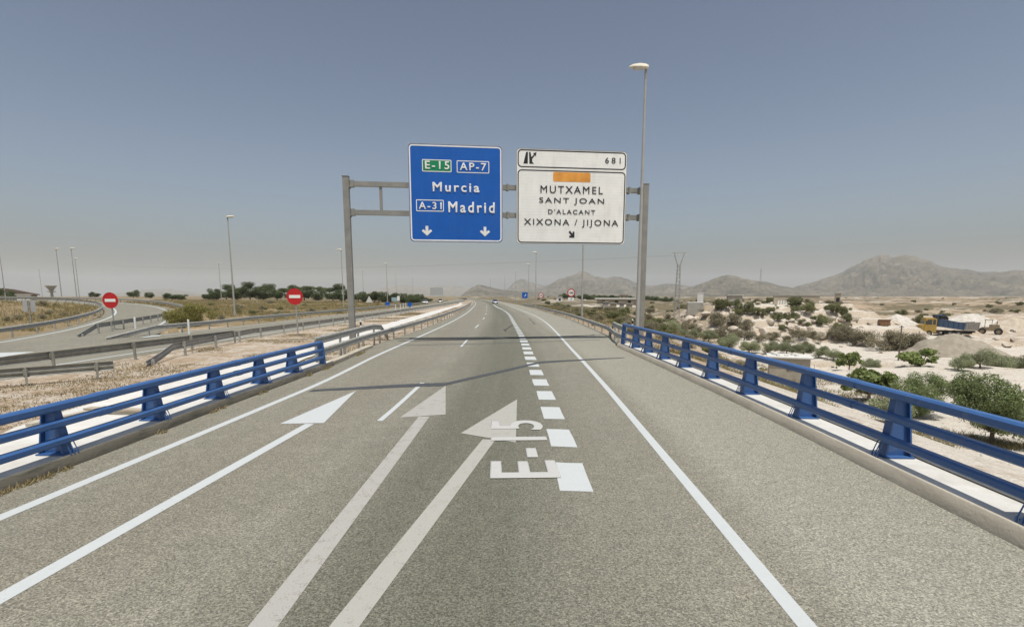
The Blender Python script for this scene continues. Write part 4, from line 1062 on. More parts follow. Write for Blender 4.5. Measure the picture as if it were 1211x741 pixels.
# big shrubs right behind the railing
def byw(proto_w, px, py, wpx, D=None):
    p = at(px, py); s = wpx / FOC * p.y / proto_w; return p, s
NEAR = 'trees on the chalky valley floor'
for pr, px, D, w_, h_, lb in ((P_cb[0], 1190, 30, 5.2, 5.0, 'big dense rounded green shrub closest to the blue railing'),
                           (P_cb[1], 1100, 37, 3.9, 3.4, 'pyramid-shaped dense green shrub left of the closest big shrub'),
                           (P_fg[0], 1034, 42, 5.2, 2.9, 'loose broad-leaved fig tree directly above the blue railing'),
                           (P_ol[0], 1062, 34, 3.6, 1.9, 'grey-green low shrub seen through the railing below the loose fig tree'),
                           (P_fg[1], 1092, 62, 5.4, 2.3, 'fig tree with scattered big leaves below the gravel heap'),
                           (P_fg[0], 1008, 60, 3.4, 2.3, 'bright green fig tree beside the wooden pole and brown scrub')):
    q = dp(px, 400, D); pw = 4.3; ph = {'dense_green_shrub': 3.6, 'fig_tree': 2.6, 'olive_tree': 2.3}[pr.name.split('.')[0]]
    put(pr, q.x, D, w_ / pw, lb, NEAR, sz=(h_ / ph) / (w_ / pw))
OL = [(1132, 442, 58, 30), (1158, 441, 60, 34), (1182, 441, 62, 36), (1209, 440, 63, 34), (1030, 436, 62, 22), (1240, 445, 58, 34),
      (985, 432, 66, 20), (968, 428, 68, 22), (950, 423, 70, 24), (930, 420, 71, 24), (908, 418, 72, 24), (886, 416, 73, 24), (862, 414, 76, 26), (838, 411, 80, 22), (812, 408, 76, 26), (795, 404, 84, 22)]
for k, (px, py, D, wpx) in enumerate(sorted(OL, key=lambda q: -q[0])):
    q = dp(px, py, D); s = wpx * 1.15 / FOC * D / 3.9
    put(P_ol[k % 3], q.x, D, s, ordn(k) + ' grey-green olive tree from the picture edge in the row below the heap and hillock', 'row of olive trees')
# hillock and slope bushes, measured off the place: bearing, foot, width
HB = [(938, 363, 17), (956, 369, 17), (919, 379, 12), (929, 377, 9), (939, 376, 10), (972, 386, 16), (893, 377, 12), (883, 371, 18), (872, 373, 13), (853, 368, 18), (910, 359, 10), (870, 363, 12), (985, 372, 16), (998, 372, 14), (1001, 383, 12), (903, 374, 8), (962, 378, 7), (948, 386, 8), (925, 391, 9), (990, 394, 12)]
for k, (px, py, w) in enumerate(sorted(HB)):
    p = at(px, py); put(P_bs[k % 2], p.x, p.y, w * 1.3 / FOC * p.y / 2.0, ordn(k) + ' dark green bush on the white rocky hillock, counted from the pylon side', 'bushes on the hillock', sz=1.05)
DB = [(866, 386, 22), (848, 384, 24), (882, 392, 20), (858, 400, 24), (840, 400, 18), (826, 398, 18), (880, 402, 22), (900, 404, 14), (915, 402, 16), (945, 400, 20), (962, 402, 16), (985, 400, 20), (1012, 408, 34), (1000, 402, 26), (1050, 414, 38), (1068, 413, 34), (1080, 410, 26), (820, 389, 14), (808, 392, 18)]
for k, (px, py, w) in enumerate(sorted(DB)):
    p = at(px, py); put(P_dr[k % 2], p.x, p.y, w * 1.4 / FOC * p.y / 2.2, ordn(k) + ' brown dry shrub below the hillock, counted from the pylon side', 'dry shrubs below the hillock', sz=.95)
MB_ = [(723, 378, 16), (708, 380, 14), (738, 384, 16), (772, 392, 22), (786, 396, 20), (760, 388, 16), (745, 394, 14), (797, 388, 16), (780, 384, 14), (700, 374, 10), (716, 388, 10), (766, 378, 12), (735, 374, 10), (790, 378, 10), (690, 370, 9), (660, 362, 8), (668, 366, 8), (648, 360, 7), (704, 385, 8), (752, 381, 10)]
for k, (px, py, w) in enumerate(sorted(MB_)):
    p = at(px, py); pr = (P_bs + P_dr)[k % 4] if px != 723 else P_bs[0]
    put(pr, p.x, p.y, w * 1.25 / FOC * p.y / 2.0, ordn(k) + ' low bush behind the exit lane guardrail, counted from the far bend', 'bushes on the roadside slope', sz=.95)
rg3 = random.Random(31)
for k in range(230):
    px, D = rg3.uniform(765, 1015), rg3.uniform(66, 117); x = dp(px, 350, D).x
    if abs(px - 935) < 30 and D < 62: continue
    if float(fbm(x / 8, D / 8, 2)) < -.08: continue
    put((P_dr + P_bs + P_dr)[k % 6], x, D, rg3.uniform(.3, 1.15), 'small scrub tuft scattered between the rocks of the hillock', 'scrub tufts on the hillock', sz=rg3.uniform(.6, 1))
for k in range(55):
    px, D = rg3.uniform(800, 1250), rg3.uniform(24, 74); x = dp(px, 350, D).x
    if x < float(KERB_R(D)) + 12 or (890 < px < 975 and 47 < D < 60): continue
    put((P_dr + P_bs[:1])[k % 3], x, D, rg3.uniform(.15, .42), 'low dry weed on the pale valley floor among the trees', 'weeds on the valley floor', sz=rg3.uniform(.4, .8))
for k in range(90):
    D = rg3.uniform(36, 120); x = float(KERB_R(D)) + rg3.uniform(3, 5 + D * .16)
    put((P_dr + P_bs + P_dr)[k % 6], x, D, rg3.uniform(.35, .9), 'weedy bush on the dry slope just below the road', 'weeds on the road slope', sz=rg3.uniform(.6, 1))
p = at(1086, 384); put(P_bs[1], p.x, p.y, 12 / FOC * p.y / 1.7, 'upright green bush behind the cab of the dump truck', None, sz=1.7)
# far plain
FARB = 'distant bushes on the plain'
rg = random.Random(5); fb = []
for k in range(170):
    y = 118 * (5.2 ** rg.random()); px = rg.uniform(635, 1215); x = dp(px, 350, y).x
    if (855 < px < 1000 and y < 150) or (695 < px < 762 and 165 < y < 230): continue
    if float(fbm(x / 60, y / 60, 2)) < -.25: continue
    put((P_bs + P_dr)[k % 4], x, y, rg.uniform(.8, 1.8), 'small distant bush dotting the pale plain before the mountains', FARB, sz=.85)
# pines and trees on the left
PN = [(271, 352, 262, 14), (284, 352.5, 250, 14), (294.5, 352, 246, 15), (308, 352, 250, 14), (319, 352, 244, 15), (337, 353, 240, 14), (347, 353, 262, 12), (364, 353, 240, 15), (379, 353, 250, 12), (390, 353, 240, 15), (401, 353, 240, 14)]
for k, (px, py, D, wpx) in enumerate(PN):
    q = dp(px, py, D); s = wpx * 1.3 / FOC * D / 8.6
    put(P_pn[k % 2], q.x, D, s, ordn(k) + ' umbrella pine of the clump behind the dry field, counted from its left end', 'umbrella pines', sz=(.98, .8, 1.08, .9)[k % 4])
LB = [(203, 352, 190, 12), (214, 352, 200, 10), (247, 355, 190, 12), (256, 355, 200, 12), (268, 356, 205, 14), (281, 356, 205, 13), (296, 356, 205, 14), (312, 356, 205, 14), (328, 356, 205, 13), (345, 356, 205, 13), (360, 356, 205, 14), (377, 356, 205, 13), (394, 356, 200, 14), (408, 356, 200, 13), (424, 357, 190, 14), (433, 358, 185, 12), (443, 357, 190, 14), (452, 357, 190, 11), (465, 357, 190, 14), (474, 357, 195, 13), (483, 357, 195, 12), (490, 358, 170, 13), (505, 352, 260, 9), (495, 352, 270, 8), (158, 350.5, 240, 8), (176, 351, 240, 7), (112, 350, 240, 7)]
for k, (px, py, D, wpx) in enumerate(LB):
    q = dp(px, py, D); s = wpx * random.uniform(1.55, 1.95) / FOC * D / 5.6
    put(P_rt[k % 2], q.x, D, s, ordn(k % 20) + (' low dark green tree of the belt behind the dry field, from its left end' if k < 20 else ' tree of the thin belt beyond the opposite carriageway, from the pines'), 'green belt behind the field', sz=random.uniform(.5, .95))
p = gp(225, 388, -.05); put(P_yl, p.x, p.y, 66 / FOC * p.y / 5.2, 'big yellow-green bush behind the guardrail at the ramp', None, rz=.4, sz=1.2)
p = dp(5, 350, 120); put(P_rt[0], p.x, 120, 1.0, 'dark tree beside the dark-roofed building', None, sz=.9)
p = dp(-14, 350, 112); put(P_rt[1], p.x, 112, 1.1, 'dark tree at the picture edge in front of the dark roof', None, sz=.9)
LS = [(118, 377, 7), (60, 372, 14), (76, 374, 12), (85, 376, 9), (50, 377, 14), (22, 378, 16), (10, 380, 14), (90, 371, 8), (66, 363, 10), (215, 388, 12), (300, 377, 12), (262, 378, 14), (330, 372, 12), (368, 370, 14), (384, 366, 8), (310, 366, 10)]
for k, (px, py, w) in enumerate(sorted(LS)):
    p = at(px, py); put(P_dr[k % 2], p.x, p.y, w / FOC * p.y / 2.2, ordn(k) + ' straw-coloured shrub in the grass left of the opposite carriageway, from the picture edge', 'shrubs in the dry field', sz=1.0)
rg4 = random.Random(8)
for k in range(46):
    D = rg4.uniform(50, 175); x = float(OPP_F(D)) - rg4.uniform(3, 14 + D * .3)
    if np.hypot(RAMPC[:, 0] - x, RAMPC[:, 1] - D).min() < 6.5: continue
    put((P_bs + P_dr)[k % 4], x, D, rg4.uniform(.4, 1.1), 'small scrub bush in the dry field beyond the opposite carriageway', 'scrub in the dry field', sz=rg4.uniform(.6, 1))
# far pines on the right horizon
for k, (px, py, D, wpx) in enumerate(((668, 352, 330, 8), (676, 352, 330, 7), (690, 352, 330, 9), (697, 352, 340, 9), (704, 352, 330, 8), (714, 352, 330, 9), (722, 352, 330, 9), (730, 352, 330, 8), (746, 352, 330, 8), (768, 352, 330, 10), (780, 352, 330, 9), (790, 352, 330, 8), (893, 349, 130, 8), (922, 349.5, 124, 7), (930, 349.5, 124, 7), (940, 349.5, 124, 8), (950, 349.5, 124, 9), (958, 349.5, 124, 9), (965, 349.5, 124, 7), (992, 351, 112, 14))):
    q = dp(px, py, D); s = wpx * (1.75 if D > 200 else 1.2) / FOC * D / 5.2; z = q.z if D < 200 else None
    put(P_rt[k % 2], q.x, D, s, ordn(k) + ' dark tree on the skyline under the mountains, counted from the far bend', 'skyline trees', sz=.62, z=(min(q.z, hz(q.x, D) + .1) if D < 200 else None))

# ---- grass: dry tufts as one uncountable mass on each side
def tufts(name, pts, hmin, hmax, mat, seed, blades=9, spread=.22):
    g = np.random.default_rng(seed); P = np.array(pts); n = len(P); k = blades
    B = np.repeat(P, k, 0); m = len(B)
    B[:, 0] += g.normal(size=m) * spread; B[:, 1] += g.normal(size=m) * spread
    h = (hmin + (hmax - hmin) * g.random(m))[:, None]; a = g.random(m) * 6.28
    wd = np.stack([np.cos(a), np.sin(a), 0 * a], 1) * (.004 + .007 * g.random(m))[:, None] * (1 + np.hypot(B[:, 0], B[:, 1]) / 45)[:, None]
    lean = g.normal(size=(m, 3)) * .6; lean[:, 2] = 1
    top = B + lean * h
    V = np.stack([B - wd, B + wd, top + wd * .2, top - wd * .2], 1).reshape(-1, 3)
    o = bpy.data.objects.new(name, npmesh(name, V, np.arange(4 * m).reshape(m, 4), mat)); COL.objects.link(o)
    return o
g = np.random.default_rng(77)
def scatter(n, xlo, xhi, y0, y1, thr, sc=2.5, p=1.6):
    y = y0 + (y1 - y0) * g.random(n) ** p; x = np.array([xlo(v) for v in y]) + g.random(n) * (np.array([xhi(v) for v in y]) - np.array([xlo(v) for v in y]))
    m = fbm(x / sc, y / sc, 3) > thr
    x, y = x[m], y[m]; return np.stack([x, y, H(x, y)], 1)
t1_ = scatter(8000, lambda y: float(OPP_N(y)) + 1.0, lambda y: float(DR_O(max(y, 8.5))) - .2 if y > 8 else -9.2, 3, 90, .06)
t2_ = scatter(1800, lambda y: float(DR_I(y)), lambda y: float(KERB_L(y)) - .75, 20.5, 130, -.25, 1.5)
t3_ = scatter(900, lambda y: -15, lambda y: -8.9, 2, 8.5, -.4)
yk = g.uniform(4, 34, 900); yk = yk[fbm(yk / 1.1, yk * 0 + 3.3, 3) > .2]
tk_ = np.stack([KERB_L(yk) + .03 + .04 * g.random(len(yk)), yk, 0 * yk], 1)
yr = g.uniform(29, 110, 700); yr = yr[fbm(yr / 1.7, yr * 0 + 7.7, 3) > .05]
tr_ = np.stack([KERB_R(yr) + .55 + .5 * g.random(len(yr)), yr, 0 * yr - .05], 1)
o = tufts('dry_grass', np.concatenate([t1_, t2_, t3_]), .02, .075, M['straw'], 1); tag(o, 'dry straw-coloured grass tufts on the median gravel', 'grass', kind='stuff')
o = tufts('kerb_weeds', np.concatenate([tk_, tr_]), .02, .09, M['straw'], 4, 7, .03); tag(o, 'little dry weeds growing along the foot of the kerbs', 'grass', kind='stuff')
t4_ = scatter(26000, lambda y: float(OPP_F(y)) - 62 - y * .2, lambda y: float(OPP_F(y)) - 1.6, 38, 190, -.2, 6, 1.3)
dd = np.hypot(t4_[:, None, 0] - RAMPC[None, ::3, 0], t4_[:, None, 1] - RAMPC[None, ::3, 1]).min(1)
o = tufts('field_grass', t4_[dd > 5.0], .15, .5, mk_leaf('field_grass_blades', (.17, .135, .06), (.33, .27, .13), (.17, .16, .06)), 2, 7); tag(o, 'tall dry grass of the field between ramp and carriageway', 'grass', kind='stuff')
t5_ = scatter(14000, lambda y: float(KERB_R(y)) + 2.2, lambda y: float(KERB_R(y)) + 26, 29, 170, -.05, 4)
o = tufts('slope_grass', t5_, .15, .42, mk_leaf('slope_grass_blades', (.18, .15, .07), (.34, .28, .14), (.15, .15, .06)), 3, 8); tag(o, 'dry grass and weeds on the slope beside the exit lane', 'grass', kind='stuff')

# ================================================================== ROCKS AND HEAPS
def mk_rock():
    n = N('pale_rock'); v = n.obj(); f = n.noise(v, 1.4, 7, .7); g_ = n.noise(v, 6, 5, .7)
    c = n.mix(n.ramp(f, .35, .65), (.40, .32, .24), (.64, .58, .50)); c = n.mix(n.ramp(g_, .5, .7, 0, .4), c, (.30, .24, .17))
    return n.done(c, .95, bump=g_, dist=.15, spec=.15)
M['rock'] = mk_rock()
def rock_mesh(seed, name='boulder', mat=None):
    b = bmesh.new(); bmesh.ops.create_icosphere(b, subdivisions=3, radius=1); rg_ = random.Random(seed)
    pl = [(Vector((rg_.gauss(0, 1), rg_.gauss(0, 1), rg_.gauss(0, 1))).normalized(), rg_.uniform(.55, .9)) for _ in range(9)]
    for v in b.verts:
        for n_p, d in pl:
            k = v.co.dot(n_p) - d
            if k > 0: v.co -= n_p * k
        v.co *= 1 + .07 * float(fbm(v.co.x * 2 + seed, v.co.y * 2 + v.co.z, 3)); v.co.z *= .7
    me = bpy.data.meshes.new(name); b.to_mesh(me); b.free(); me.materials.append(mat or M['rock']); me.shade_smooth(); me.set_sharp_from_angle(angle=R(28)); return me
RM = [rock_mesh(s) for s in range(5)]
RK = [(965, 398, 16), (957, 392, 7), (985, 389, 7), (975, 398, 6), (950, 384, 8), (942, 388, 6), (936, 381, 7), (962, 382, 6), (945, 379, 5), (976, 378, 6), (984, 378, 8), (995, 380, 7), (910, 385, 9), (898, 388, 7), (920, 386, 5), (903, 394, 12), (890, 396, 9), (815, 380, 14), (824, 378, 8), (835, 374, 10), (850, 377, 8), (1004, 390, 9), (930, 400, 8), (955, 372, 5), (948, 366, 5), (965, 366, 6), (1110, 415, 6), (1190, 410, 8), (1200, 404, 7), (1178, 402, 6), (1050, 382, 6), (1062, 378, 7), (1198, 392, 5)]
for k, (px, py, w) in enumerate(sorted(RK)):
    p = at(px, py); o = bpy.data.objects.new('boulder', RM[k % 5]); COL.objects.link(o); s = w * 1.35 / FOC * p.y / 2
    o.location = (p.x, p.y, p.z + s * .15); o.scale = (s, s * .9, s * random.uniform(.7, 1.05)); o.rotation_euler = (0, 0, random.uniform(0, 6.28))
    tag(o, ordn(k % 20) + (' pale boulder lying on the hillock side, counted from the pylon' if k < 20 else ' pale boulder lying between hillock and digger, counted from the hillock'), 'boulder', 'pale boulders')
rg2 = random.Random(12)
for k in range(80):
    x, y = 45 + rg2.uniform(-22, 34), 96 + rg2.uniform(-18, 14); s = rg2.uniform(.18, .75) * (1.6 if k % 9 == 0 else 1)
    o = bpy.data.objects.new('boulder', RM[k % 5]); COL.objects.link(o)
    o.location = (x, y, hz(x, y) + s * .12); o.scale = (s * rg2.uniform(.8, 1.4), s, s * rg2.uniform(.6, 1.1)); o.rotation_euler = (0, 0, rg2.uniform(0, 6.28))
    tag(o, 'small pale broken rock scattered over the chalky slope of the hillock', 'boulder', 'broken rocks on the slope')
def heap(name, label, cx, cy, rx, ry, h, mat, seed, skew=0.0, rz=0.0):
    n, m = 40, 26; V = [(0, 0, h)]; Fq = []
    for j in range(1, m + 1):
        q = j / m
        for i in range(n):
            a = 2 * math.pi * i / n; rr_ = q * (1 + .12 * float(fbm(math.cos(a) * 1.3 + seed, math.sin(a) * 1.3, 3)))
            x, y = rr_ * rx * math.cos(a), rr_ * ry * math.sin(a)
            z = h * max(-.15, (1 - q ** 1.35) + .20 * float(fbm(x / 1.6 + seed, y / 1.6, 4)) + .07 * float(fbm(x / .5 + seed, y / .5, 3)) * (.3 + q) * (1.4 - q))
            V.append((x + skew * (1 - q) , y, z))
    V[0] = (skew, 0, V[1][2] + .02)
    fs = [(0, 1 + i, 1 + (i + 1) % n) for i in range(n)]
    for j in range(m - 1):
        for i in range(n): fs.append((1 + j * n + i, 1 + (j + 1) * n + i, 1 + (j + 1) * n + (i + 1) % n, 1 + j * n + (i + 1) % n))
    mb = MB(); mb.v = V; mb.f = fs; o = mb.build(name, mat, ang=180); o.location = (cx, cy, hz(cx, cy) - .15); o.rotation_euler = (0, 0, rz)
    return tag(o, label, 'heap')
def mk_gravel(name, a, b):
    n = N(name); v = n.obj(); f = n.noise(v, .7, 5); g_ = n.noise(v, 7, 5, .8)
    mp = n.n('ShaderNodeMapping'); n.put(mp.inputs[0], v); mp.inputs['Scale'].default_value = (1.6, 1.6, .3)
    c = n.mix(n.ramp(n.noise(mp.outputs[0], 1.0, 5), .35, .65), a, b); c = n.mix(n.ramp(g_, .5, .7, 0, .3), c, tuple(x * .65 for x in a))
    return n.done(c, .95, bump=g_, dist=.1, spec=.1)
grav = mk_gravel('grey_gravel', (.27, .235, .185), (.36, .32, .26)); whiteh = mk_gravel('white_rubble', (.42, .385, .335), (.60, .565, .515))
heap('gravel_heap', 'wide grey-brown gravel heap in front of the dump truck', *dp(1130, 420, 72)[:2], 6.6, 4.6, 2.8, grav, 1, -1.6)
q = dp(1056, 384, 104); heap('rubble_heap', 'white rubble heap left of the dump truck, behind the rusty container', q.x, 104, 4.6, 3.5, 1.9, whiteh, 2, .6)
q = dp(1140, 392, 112); heap('rubble_heap', 'long white rubble heap behind the blue dump bed', q.x, 112, 9, 4, 2.4, whiteh, 3, 2.0)
q = dp(1200, 396, 106); heap('earth_heap', 'low pale earth heap behind the wheeled loader', q.x, 106, 6, 4, 2.6, mk_gravel('pale_earth', (.40, .34, .26), (.52, .46, .38)), 4)
q = dp(1022, 376, 108); heap('rubble_heap', 'white rubble slope at the end of the hillock beside the brick hut', q.x, 108, 5, 4.5, 3.0, whiteh, 6)

# ================================================================== BUILDINGS
M['wall_w'] = plain('white_plaster', (.68, .67, .64), .85, 0, .08, .8, dirt=(.45, .42, .36))
M['wall_g'] = plain('grey_plaster', (.36, .34, .30), .9, 0, .14, .8, dirt=(.25, .22, .18))
M['wall_t'] = plain('tan_plaster', (.40, .34, .26), .9, 0, .12, .8, dirt=(.28, .23, .17))
M['block'] = plain('block_wall', (.36, .32, .26), .9, 0, .18, 2.2, dirt=(.24, .2, .15))
M['tile'] = plain('roof_tiles', (.30, .14, .085), .85, 0, .2, 2)
M['roof_dark'] = plain('dark_roof', (.13, .095, .075), .8, 0, .2, 2)
M['dark'] = plain('dark_opening', (.02, .019, .018), .8)
M['rust'] = plain('rusty_steel', (.22, .115, .06), .8, .1, .3, 3)
def house(name, label, x0, x1, y_top, D, depth, mat, roof=None, wins=0, y_bot=None, group=None, door=True, over=.25, roofh=.12, turn=.85):
    a, b = dp(x0, y_top, D), dp(x1, y_top, D); cx = (a.x + b.x) / 2; th = -math.atan2(cx, D) * turn; w = (b.x - a.x) * math.cos(th); g_ = hz(cx, D + depth / 2) - .4
    if y_bot: g_ = min(g_, dp(cx, y_bot, D).z)
    h = a.z - g_; t = thing(name, label, 'building', (cx - math.sin(th) * depth / 2, D + math.cos(th) * depth / 2, g_), th, group)
    mb = MB(); mb.box((0, 0, h / 2), (w, depth, h)); wl = mb.build('wall', mat, t)
    mb = MB(); mb.box((0, 0, h + roofh / 2), (w + 2 * over, depth + 2 * over, roofh)); mb.build('roof', roof or M['wall_g'], t)
    for k in range(wins):
        x = w * ((k + .5) / wins - .5)
        mb = MB(); mb.box((x, -depth / 2 - .012, h * .62), (min(1.1, w / wins * .45), .05, min(1.1, h * .36))); wi = mb.build('window', M['dark'], t)
    if door:
        mb = MB(); mb.box((w * .3, -depth / 2 - .012, min(2.0, h * .75) / 2 + .3), (.9, .05, min(2.0, h * .75))); mb.build('door', M['rust'], t)
    return t, w, h
t, w, h = house('farm_shed', 'small block shed with flat white roof just beyond the blue railing', 911, 958, 423.5, 52, 3.2, M['block'], M['concrete'], 0, door=False)
mb = MB(); mb.box((w * .12, -1.62, h * .62), (1.3, .05, .3)); mb.build('vent_opening', M['dark'], t)
mb = MB()
for k in range(7): mb.box((random.uniform(-1.4, .6), random.uniform(-1.2, .8), h + .2), (random.uniform(.25, .5), .3, random.uniform(.12, .25)), random.random())
mb.build('roof_stones', M['wall_w'], t)
t, w, h = house('long_warehouse', 'long low building with pale flat roof edge behind the exit lane slope', 706, 752, 353.5, 190, 9, M['wall_t'], M['wall_w'], 3, door=False, over=.8, roofh=.35)
house('white_house', 'white house with tiled roof on the skyline above the long low building', 733, 743, 349, 230, 7, M['wall_t'], M['tile'], 2, door=False)
house('white_house', 'tiny white house left of the speed limit 100 sign', 659, 665, 350.5, 260, 6, M['wall_w'], M['wall_w'], 1, door=False)
for k, (x0, x1, yt, D) in enumerate(((713, 719, 357, 178), (722, 729, 358.5, 176), (733, 738, 358, 178), (741, 748, 359, 176))):
    house('storage_hut', ordn(k) + ' small hut before the long low building, counted from the lamp side', x0, x1, yt, D, 4, (M['wall_g'], M['wall_t'])[k % 2], M['wall_g'], 0, group='yard huts', door=False)
house('white_tower', 'narrow white water tank tower near the pylon', 825, 832, 346.5, hit(828, 359).y, 1.3, M['wall_w'], M['wall_w'], 0, door=False, over=.05)
house('ruined_wall', 'pale grey ruined block building left of the hillock', 813.5, 832, 358, hit(823, 371).y, 4, M['wall_g'], M['wall_w'], 0, door=False, over=.02)
house('low_shed', 'long white-roofed shed on the skyline left of the graffiti wall', 861, 878, 349, 150, 8, M['wall_g'], M['wall_w'], 2, door=False)
# graffiti wall
WD = 101; a, b = dp(915, 349.8, WD), dp(969, 349.8, WD); g_ = min(hz(a.x, WD), hz(b.x, WD)) - .5
t = thing('boundary_wall', 'long tan wall with white and black graffiti on top of the hillock', 'wall', ((a.x + b.x) / 2, WD, g_)); h = a.z - g_
mb = MB(); mb.box((0, 0, h / 2), (b.x - a.x, .35, h)); mb.build('wall', plain('weathered_wall', (.38, .325, .25), .9, 0, .22, .7, dirt=(.25, .20, .145)), t)
mb = MB(); mb.box((0, 0, h + .05), (b.x - a.x + .1, .5, .1)); mb.build('coping', M['wall_g'], t)
gm = MB(); gk = MB(); rg_ = random.Random(4)
for k in range(7):
    x = -(b.x - a.x) / 2 + .7 + k * .48; w_ = .40
    gm.prism([(x, h - 1.75), (x + w_ * .8, h - 1.7), (x + w_, h - .95), (x + w_ * .5, h - .75), (x + w_ * .1, h - .9)], -.19, -.178)
for k in range(9):
    x = -.2 + k * .36; z = h - 1.25 + rg_.uniform(-.1, .1)
    ring(gk, .30, .55, .13, .07, -.188, -.178, x, z)
gm.build('graffiti', M['wall_w'], t, smooth=False); gk.build('graffiti', M['sign_black'], t, smooth=False)
t, w, h = house('brick_hut', 'small brick hut with dark doorway at the end of the hillock', 988.5, 994.5, 347, 100, 1.6, M['wall_t'], M['wall_g'], 0, door=False, over=.1)
mb = MB(); mb.box((0, -.82, h * .4), (.55, .06, h * .55)); mb.build('doorway', M['dark'], t)
# dark-roofed building on the left
t, w, h = house('dark_roofed_building', 'low building with a dark sloping roof behind the ramp mound', -40, 36, 348.2, 130, 10, M['wall_t'], M['roof_dark'], 4, door=False)
mb = MB(); mb.prism([(-w / 2 - .5, h), (w / 2 + .6, h - .1), (w / 2 + .6, h + .15), (w * .15, h + 1.5), (-w / 2 - .5, h + 2.0)], -5.6, 5.6); mb.build('pitched_roof', M['roof_dark'], t)
house('white_kiosk', 'tiny white kiosk in front of the dark-roofed building', 20, 34, 348.4, 112, 3, M['wall_w'], M['wall_w'], 0, door=False)
# rusty container left of the heap
q = dp(1045, 387, 92); g_ = hz(q.x, 92)
t = thing('rusty_container', 'small rusty open container between hillock and dump truck', 'container', (q.x, 92, g_), -.4); t.scale = (.66, .66, .8)
mb = MB(); mb.prism([(-1.0, .2), (1.0, .2), (1.25, 1.35), (-1.25, 1.35)], -.8, .8); mb.build('bin', M['rust'], t)
mb = MB()
for x in (-.8, 0, .8): mb.box((x, -.83, .75), (.1, .06, 1.1))
mb.box((0, -.86, 1.33), (2.6, .1, .12)); mb.box((0, 0, .1), (1.8, 1.3, .2)); mb.build('ribs', M['rust'], t)

# ================================================================== POLES, PYLON, TOWERS
p = dp(803.5, 299, 108); g_ = hz(p.x, 108)
t = thing('lattice_pylon', 'tapering steel lattice pylon with a V-shaped head behind the long blue railing', 'pylon', (p.x, 108, g_)); hh = p.z - g_
mb = MB(); wd = lambda z: .5 - .30 * (z / hh)
seg = 16
for sx in (-1, 1):
    for sy in (-1, 1): mb.tube([(sx * wd(0), sy * wd(0), -.3), (sx * wd(hh - 2.3), sy * wd(hh - 2.3), hh - 2.3)], .05, 4)
zs = np.linspace(.3, hh - 2.3, seg)
for i in range(seg - 1):
    a_, b_ = wd(zs[i]), wd(zs[i + 1]); s = 1 if i % 2 else -1
    for sy in (-1, 1): mb.tube([(-s * a_, sy * a_, zs[i]), (s * b_, sy * b_, zs[i + 1])], .03, 4)
    for sx in (-1, 1): mb.tube([(sx * a_, -s * a_, zs[i]), (sx * b_, s * b_, zs[i + 1])], .03, 4)
mb.build('lattice_mast', M['galv'], t, smooth=False)
mb = MB()
for s in (-1, 1):
    for sy in (-.25, .25): mb.tube([(s * .28, sy, hh - 2.3), (s * .75, sy * .6, hh - .9), (s * 1.0, 0, hh)], .05, 4)
mb.box((0, 0, hh), (3.0, .14, .12)); mb.build('crossarm', M['galv'], t, smooth=False)
mb = MB()
for x in (-1.35, 0, 1.35): mb.tube([(x, 0, hh - .45), (x, 0, hh - .02)], [.07, .05], 6)
mb.build('insulator', M['wall_w'], t)
# cables running away from the pylon across the road to the left
pl = Vector((p.x, 108, p.z)); far = Vector((-190, 235, 16.5))
for k, x in enumerate((-1.35, 1.35)):
    mb = MB(); a_ = pl + Vector((x, 0, -.45)); b_ = far + Vector((x, 0, 0)); pts = [a_.lerp(b_, i / 24) + Vector((0, 0, -4.0 * 4 * (i / 24) * (1 - i / 24) * .5)) for i in range(25)]
    o = mb.tube(pts, .012, 4).build('power_cable', M['galv_dark']); tag(o, 'thin power cable from the pylon across the road, ' + ('upper strand in the picture' if k else 'lower strand in the picture'), 'cable', 'power cables')
q = dp(1066.5, 384.5, 66); g_ = hz(q.x, 66); mb = MB(); mb.tube([(0, 0, -.4), (.04, 0, (q.z - g_) / 2), (0, 0, q.z - g_)], [.09, .08, .065], 7)
t = thing('wooden_pole', 'slim bare wooden pole in front of the brown scrub near the dump truck', 'pole', (q.x, 66, g_)); mb.build('pole', M['bark'], t)
mb = MB(); mb.box((0, 0, q.z - g_ - .2), (.5, .08, .08)); mb.build('crosspiece', M['bark'], t)
for k, (px, py, D, h_, lb) in enumerate(((963, 436, 54, 1.5, 'short white stake right of the block shed'), (1161, 532, 24, .75, 'thin stake in front of the closest big shrub'), (1005, 437, 56, 1.1, 'short stake beside the bright green fig tree'), (1072, 531, 26, .8, 'brown stake seen under the blue railing left of the closest shrub'))):
    q = dp(px, py, D); mb = MB(); mb.tube([(0, 0, -.2), (.01, 0, h_)], [.045, .04], 6); o = mb.build('stake', M['wall_w'] if k != 3 else M['bark']); o.location = (q.x, D, hz(q.x, D)); tag(o, lb, 'stake', 'garden stakes')
# far lattice mast on the ridge
q = dp(900, 318, 1500); g_ = 1.5; t = thing('radio_mast', 'thin lattice radio mast in front of the mountain dip', 'mast', (q.x, 1500, g_)); hh = q.z - g_
mb = MB()
for sx, sy in ((-1, -1), (1, -1), (0, 1)): mb.tube([(sx * 2.6, sy * 2.6, 0), (sx * .9, sy * .9, hh)], .35, 4)
zs = np.linspace(0, hh, 14)
for i in range(13):
    a_, b_ = 2.6 - 1.7 * zs[i] / hh, 2.6 - 1.7 * zs[i + 1] / hh; s = 1 if i % 2 else -1; mb.tube([(-s * a_, -a_, zs[i]), (s * b_, -b_, zs[i + 1])], .22, 4)
mb.build('lattice', M['galv_dark'], t, smooth=False); mb = MB(); mb.tube([(0, 0, hh), (0, 0, hh + 6)], .2, 5); mb.build('antenna', M['galv_dark'], t)
